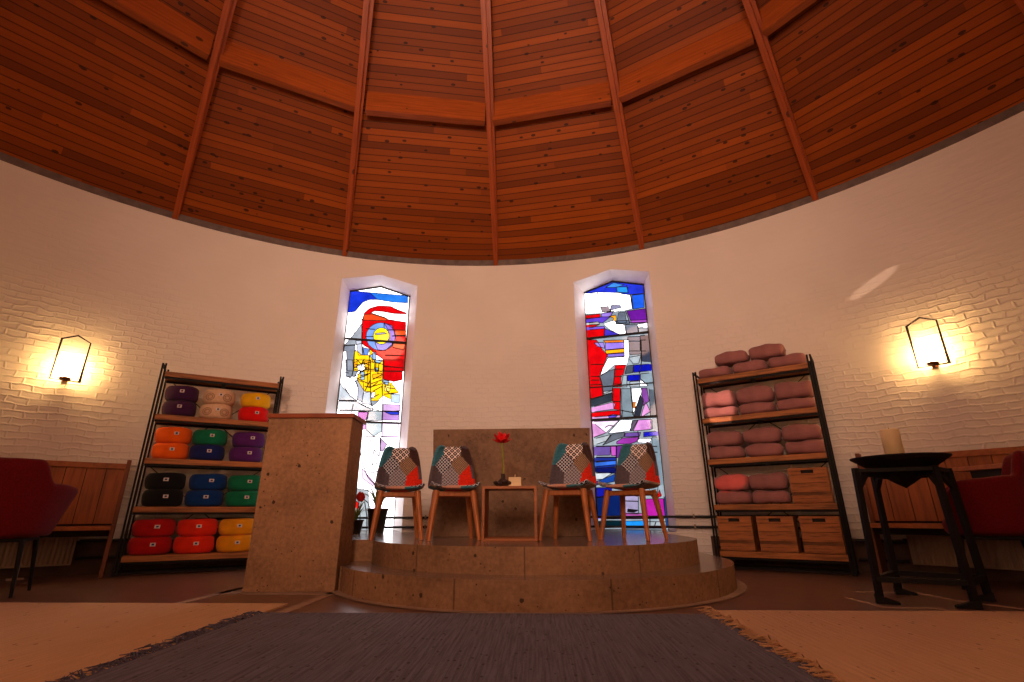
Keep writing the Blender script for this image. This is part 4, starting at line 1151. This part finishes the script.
for a, b in ((0, 1), (1, 2), (2, 3), (3, 0)):
    p, q = legs[a], legs[b]; mb = MB(); mb.tube([(p.x, p.y, .14), (q.x, q.y, .14)], .015, 0, 4, False, False, True); mb.build('stretcher', M['iron'], st)
    mb = MB(); mb.tube([(p.x*.92, p.y*.92, zr-.092), (q.x*.92, q.y*.92, zr-.092)], .012, 0, 4, False, False, True); mb.build('top_rail', M['iron'], st)
pc = thing('pillar_candle', 'thick cream pillar candle standing in the black iron bowl', 'candle', (3.07, 3.21, zr-.036))
mb = MB(); mb.lathe([(.05, 0), (.058, .004), (.058, .228), (.055, .236), (.045, .232), (.001, .228)], 28); mb.build('wax_body', M['candle'], pc)
mb = MB(); mb.tube([(0, 0, .226), (.002, 0, .248)], .003, 0, 6); mb.build('wick', M['wick'], pc)

# ------------------------------------------------------------------ crimson tub chairs, table at the right
def make_tub(label, loc, rz):
    """faces -y locally (front at -y), back at +y"""
    root = thing('velvet_tub_chair', label, 'chair', loc, rz)
    zs = .43
    # shell: a band round the back and sides, higher at the back
    def shell(r_off, tilt):
        P = []; n = 44
        for i in range(n+1):
            a = math.radians(-40+260*i/n)      # from right arm round the back to the left arm
            s_ = math.sin(a)
            hb = .40 if s_ > .62 else None
            top = zs+.21+ .21*max(0., min(1., (s_-.38)/.34))**1.0*(1) 
            k = min(1., max(0., (s_-.60)/.20)); k = k*k*(3-2*k)
            top = zs+.32+.03*min(1., max(0., (s_+.4)/.8))+.17*k
            edge = min(i, n-i)/n
            if edge < .06: top -= (.06-edge)*1.6
            row = []
            for j in range(9):
                f = j/8; z = zs-.03+(top-zs+.03)*f
                fl_ = .06*max(0., .7-s_)*f; rx = .255+.055*f+r_off+fl_; ry = .235+.06*f+r_off
                ry *= 1.2 if a < 0 or a > PI else 1.; row.append((rx*math.cos(a), ry*math.sin(a)+.01, z))
            P.append(row)
        return P
    mb = MB(); mb.grid(shell(0, 0)); mb.build('back_shell', M['redvelvet'], root, solid=.055, sub=1)
    mb = MB(); mb.lathe([(.06, zs-.045), (.22, zs-.04), (.24, zs-.015), (.245, zs+.03), (.235, zs+.062), (.19, zs+.075), (.001, zs+.08)], 36, 0, (0, -.005))
    mb.build('seat_pad', M['redvelvet'], root)
    mb = MB(); mb.box((-.19, -.19, zs-.065), (.19, .18, zs-.04)); mb.build('seat_base', M['black'], root, .004)
    for x, y in ((-.19, -.19), (.19, -.19), (-.18, .19), (.18, .19)):
        mb = MB(); mb.tube([(x*1.15, y*1.15, 0), (x*.95, y*.95, zs-.05)], [.010, .018], 0, 10); mb.build('leg', M['black'], root)
    return root
make_tub('crimson velvet tub chair facing the bench beside the cushion shelf', (-3.47, 3.31, 0), math.radians(214))
make_tub('crimson velvet tub chair partly behind the black iron stand', (3.745, 3.44, 0), math.radians(-124))
# high table between that chair and the bench, its near corner in view
ht = thing('high_table', 'high narrow wooden table behind the crimson chair at the far bench', 'table', (4.262, 3.345, 0), math.radians(14))
mb = MB(); mb.box((-.14, -.55, .857), (.14, .64, .892)); mb.build('table_top', M['benchrail'], ht, .004)
mb = MB(); mb.box((-.11, -.5, .80), (-.085, .5, .856)); mb.box((.085, -.5, .80), (.11, .5, .856)); mb.build('table_apron', M['cratedark'], ht)
for x in (-.085, .085):
    for y in (-.5, -.1):
        mb = MB(); mb.box((x-.022, y-.022, 0), (x+.022, y+.022, .856)); mb.build('leg', M['black'], ht)

# ------------------------------------------------------------------ plants on the sill platform at the cream and red window
def plant_pot(label, loc, r0, r1, h):
    root = thing('plant_pot', label, 'pot', loc)
    mb = MB(); mb.lathe([(r0, 0), (r1*.97, h*.9), (r1*1.05, h*.9), (r1*1.05, h), (r1*.93, h), (r1*.9, h*.9)], 24, 0, (0, 0), True, None, True); mb.build('pot_body', M['pot'], root)
    mb = MB(); mb.lathe([(.001, h*.9), (r1*.92, h*.9)], 20, 0, (0, 0), True, None, False); mb.build('soil', M['soil'], root)
    return root
PX, PY = -1.27, 5.40
plant_pot('dark tapered flowerpot standing below the window behind the first patchwork chair', (PX, PY, TOP+.001), .082, .115, .27)
def blade_plant(name, label, loc, n, L, wd, seed, red=0):
    root = thing(name, label, 'plant', loc); rnd = random.Random(seed)
    for i in range(n):
        a = i*2.4+rnd.random()*.5; l = L*(.65+.5*rnd.random()); bend = .5+.9*rnd.random(); P = []
        for k in range(9):
            f = k/8; th = bend*f; rad = l*f*math.sin(.25+th*.8)*.8+.012; z = l*f*math.cos(th*.9)
            w2 = wd*math.sin(PI*min(1, .12+.88*f)**.7)+.001
            P.append([(rad*math.cos(a)-q*w2*math.sin(a), rad*math.sin(a)+q*w2*math.cos(a), z+.004*abs(q)) for q in (-1, 0, 1)])
        mb = MB(); mb.grid(P); mb.build('leaf', M['leaf'], root, solid=.0015)
    for i in range(red):
        a = 1.2+i*2.1; mb = MB(); mb.tube([(0, 0, 0), (.05*math.cos(a), .05*math.sin(a), L*.6), (.09*math.cos(a), .09*math.sin(a), L*.95)], .004, 0, 6); mb.build('flower_stem', M['stem'], root)
        c = Vector((.09*math.cos(a), .09*math.sin(a), L*.95)); P = []
        for k in range(7):
            f = k/6; w2 = .04*math.sin(PI*min(1, .1+.9*f)); P.append([tuple(c+Vector((q*w2, -.02+.0*f, -.03+.11*f+.01*abs(q)))) for q in (-1, 0, 1)])
        mb = MB(); mb.grid(P); mb.build('flower_spathe', M['redpetal'], root, solid=.002)
    return root
blade_plant('potted_plant', 'pale green strap-leaved plant in the dark tapered flowerpot', (PX, PY, TOP+.246), 11, .36, .016, 3)
plant_pot('low dark flowerpot on the sill half hidden by the lectern', (-1.50, 5.34, TOP+.001), .07, .095, .15)
blade_plant('flowering_plant', 'small red-flowered plant on the sill half hidden by the lectern', (-1.50, 5.34, TOP+.137), 9, .24, .018, 5, 3)

# ------------------------------------------------------------------ rugs
def rug(name, label, x0, x1, y0, y1, mat, z, fringe_edges, seed, fl=.07):
    rnd = random.Random(seed); root = thing(name, label, 'rug', ((x0+x1)/2, (y0+y1)/2, 0)); bx, by = root.location[:2]
    n = 40; mb = MB(); th = .011
    top = [(x0-bx, y0-by), (x1-bx, y0-by), (x1-bx, y1-by), (x0-bx, y1-by)]
    mb.prism(top, z, z+th); mb.build('rug_weave', mat, root, .004)
    for ex, sgn in fringe_edges:
        mb = MB(); yy = y0
        while yy < y1-.01:
            l = fl*(.35+1.1*rnd.random()**1.4); w = rnd.gauss(0, .035); h = rnd.uniform(.002, .03)*rnd.random()
            for q in range(rnd.choice((1, 2, 2, 3))):
                r = rnd.uniform(.0012, .0028); e = rnd.gauss(0, .014); l2 = l*rnd.uniform(.8, 1.1)
                mb.tube([(ex-bx-sgn*.006, yy-by+e*.2, z+th*.6), (ex-bx+sgn*l2*.35, yy-by+w*.4+e*.4, z+th+h), (ex-bx+sgn*l2*.75, yy-by+w*.7+e, z+th+h*.6), (ex-bx+sgn*l2, yy-by+w+e*2, z+th+.003)], [r*1.6, r*1.3, r, r*.7], 0, 4)
            yy += rnd.uniform(.004, .016)
        mb.build('fringe', mat, root)
    return root
rug('woven_rug', 'blue-grey woven rug in the centre before the stone steps', -1.06, 1.535, -1.0, 2.675, M['bluerug'], .001, [(-1.06, -1)], 1)
rug('woven_rug', 'cream woven rug reaching towards the cushion shelf', -4.0, -1.065, -1.0, 2.985, M['creamrug'], .001, [], 2)
rug('woven_rug', 'cream fringed rug in front of the black iron stand', 1.54, 4.0, -1.0, 2.795, M['creamrug'], .001, [(1.54, -1)], 3)

# ------------------------------------------------------------------ lights
def point(loc, e, col, r=.08, name='fill_light'):  # used only for unseen fill lights added to the room
    l = bpy.data.lights.new(name, 'POINT'); l.energy = e; l.color = col; l.shadow_soft_size = r
    o = bpy.data.objects.new(name, l); COL.objects.link(o); o.location = loc; return o
WARM = (1., .50, .25)
for az, e in ((-140, 48.), (140, 18.), (180, 40.)):     # unseen fill lights behind the camera, where more wall lamps are assumed
    point(pol(az, R-.35, 2.0), e, WARM, .1, 'rear_fill_light')
point((0, .2, 4.9), 165., (1., .52, .33), .4, 'overhead_fill')  # added fill light high under the roof, no hanging lamp modelled
ALTAR = 1
def spot(loc, tgt, e, col, ang, sx, sy, roll, name):
    l = bpy.data.lights.new(name, 'SPOT'); l.energy = e; l.color = col; l.spot_size = math.radians(ang); l.spot_blend = .25; l.shadow_soft_size = .01
    o = bpy.data.objects.new(name, l); COL.objects.link(o); o.location = loc
    q = (Vector(tgt)-Vector(loc)).to_track_quat('-Z', 'Y'); o.rotation_mode = 'QUATERNION'
    from mathutils import Quaternion
    o.rotation_quaternion = q @ Quaternion((0, 0, 1), roll); o.scale = (sx, sy, 1); return o
spot((-.2, -3.2, 3.3), (.2, 6.0, 3.7), 1250., (1., .60, .43), 74., 1., 1., 0., 'altar_fill_spot')  # unseen fill spot added to brighten the far wall and ceiling
bpy.data.lights['altar_fill_spot'].spot_blend = 1.; bpy.data.lights['altar_fill_spot'].shadow_soft_size = .8
SUN0 = (-4.2, -2.6, 4.6)
spot(SUN0, (4.0, 4.32, 2.88), 1300., (1., .62, .42), 2.9, 1., .2, math.radians(28), 'sun_shaft')
spot(SUN0, (2.60, 5.1, 1.70), 5500., (1., .55, .42), 3.0, .55, 1., .0, 'sun_shaft_pink')
spot(SUN0, (2.60, 5.1, .87), 3000., (1., .04, .02), 2.0, 1., .5, .35, 'sun_shaft_red')

# world: bright overcast daylight outside the stained glass
w = bpy.data.worlds.new('daylight'); SC.world = w; w.use_nodes = True
nt = w.node_tree; nt.nodes.clear()
bg = nt.nodes.new('ShaderNodeBackground'); bg.inputs[0].default_value = (1., .965, .97, 1); bg.inputs[1].default_value = SKY_E
ow = nt.nodes.new('ShaderNodeOutputWorld'); nt.links.new(bg.outputs[0], ow.inputs[0])

# ------------------------------------------------------------------ camera
cam = bpy.data.cameras.new('camera'); co = bpy.data.objects.new('camera', cam); COL.objects.link(co)
cam.sensor_width = 36.; cam.lens = FPX*36/1024; cam.clip_start = .05
co.matrix_world = Matrix.Translation(CAM) @ Matrix((( _R.x, _U.x, -_fw.x, 0), (_R.y, _U.y, -_fw.y, 0), (_R.z, _U.z, -_fw.z, 0), (0, 0, 0, 1)))
SC.camera = co
vs = SC.view_settings; vs.view_transform = 'Standard'; vs.look = 'None'; vs.gamma = 1.; vs.exposure = 0.; vs.use_curve_mapping = False
try:
    SC.cycles.use_denoising = True; SC.cycles.max_bounces = 10; SC.cycles.transparent_max_bounces = 12; SC.cycles.sample_clamp_indirect = 6.
except Exception: pass
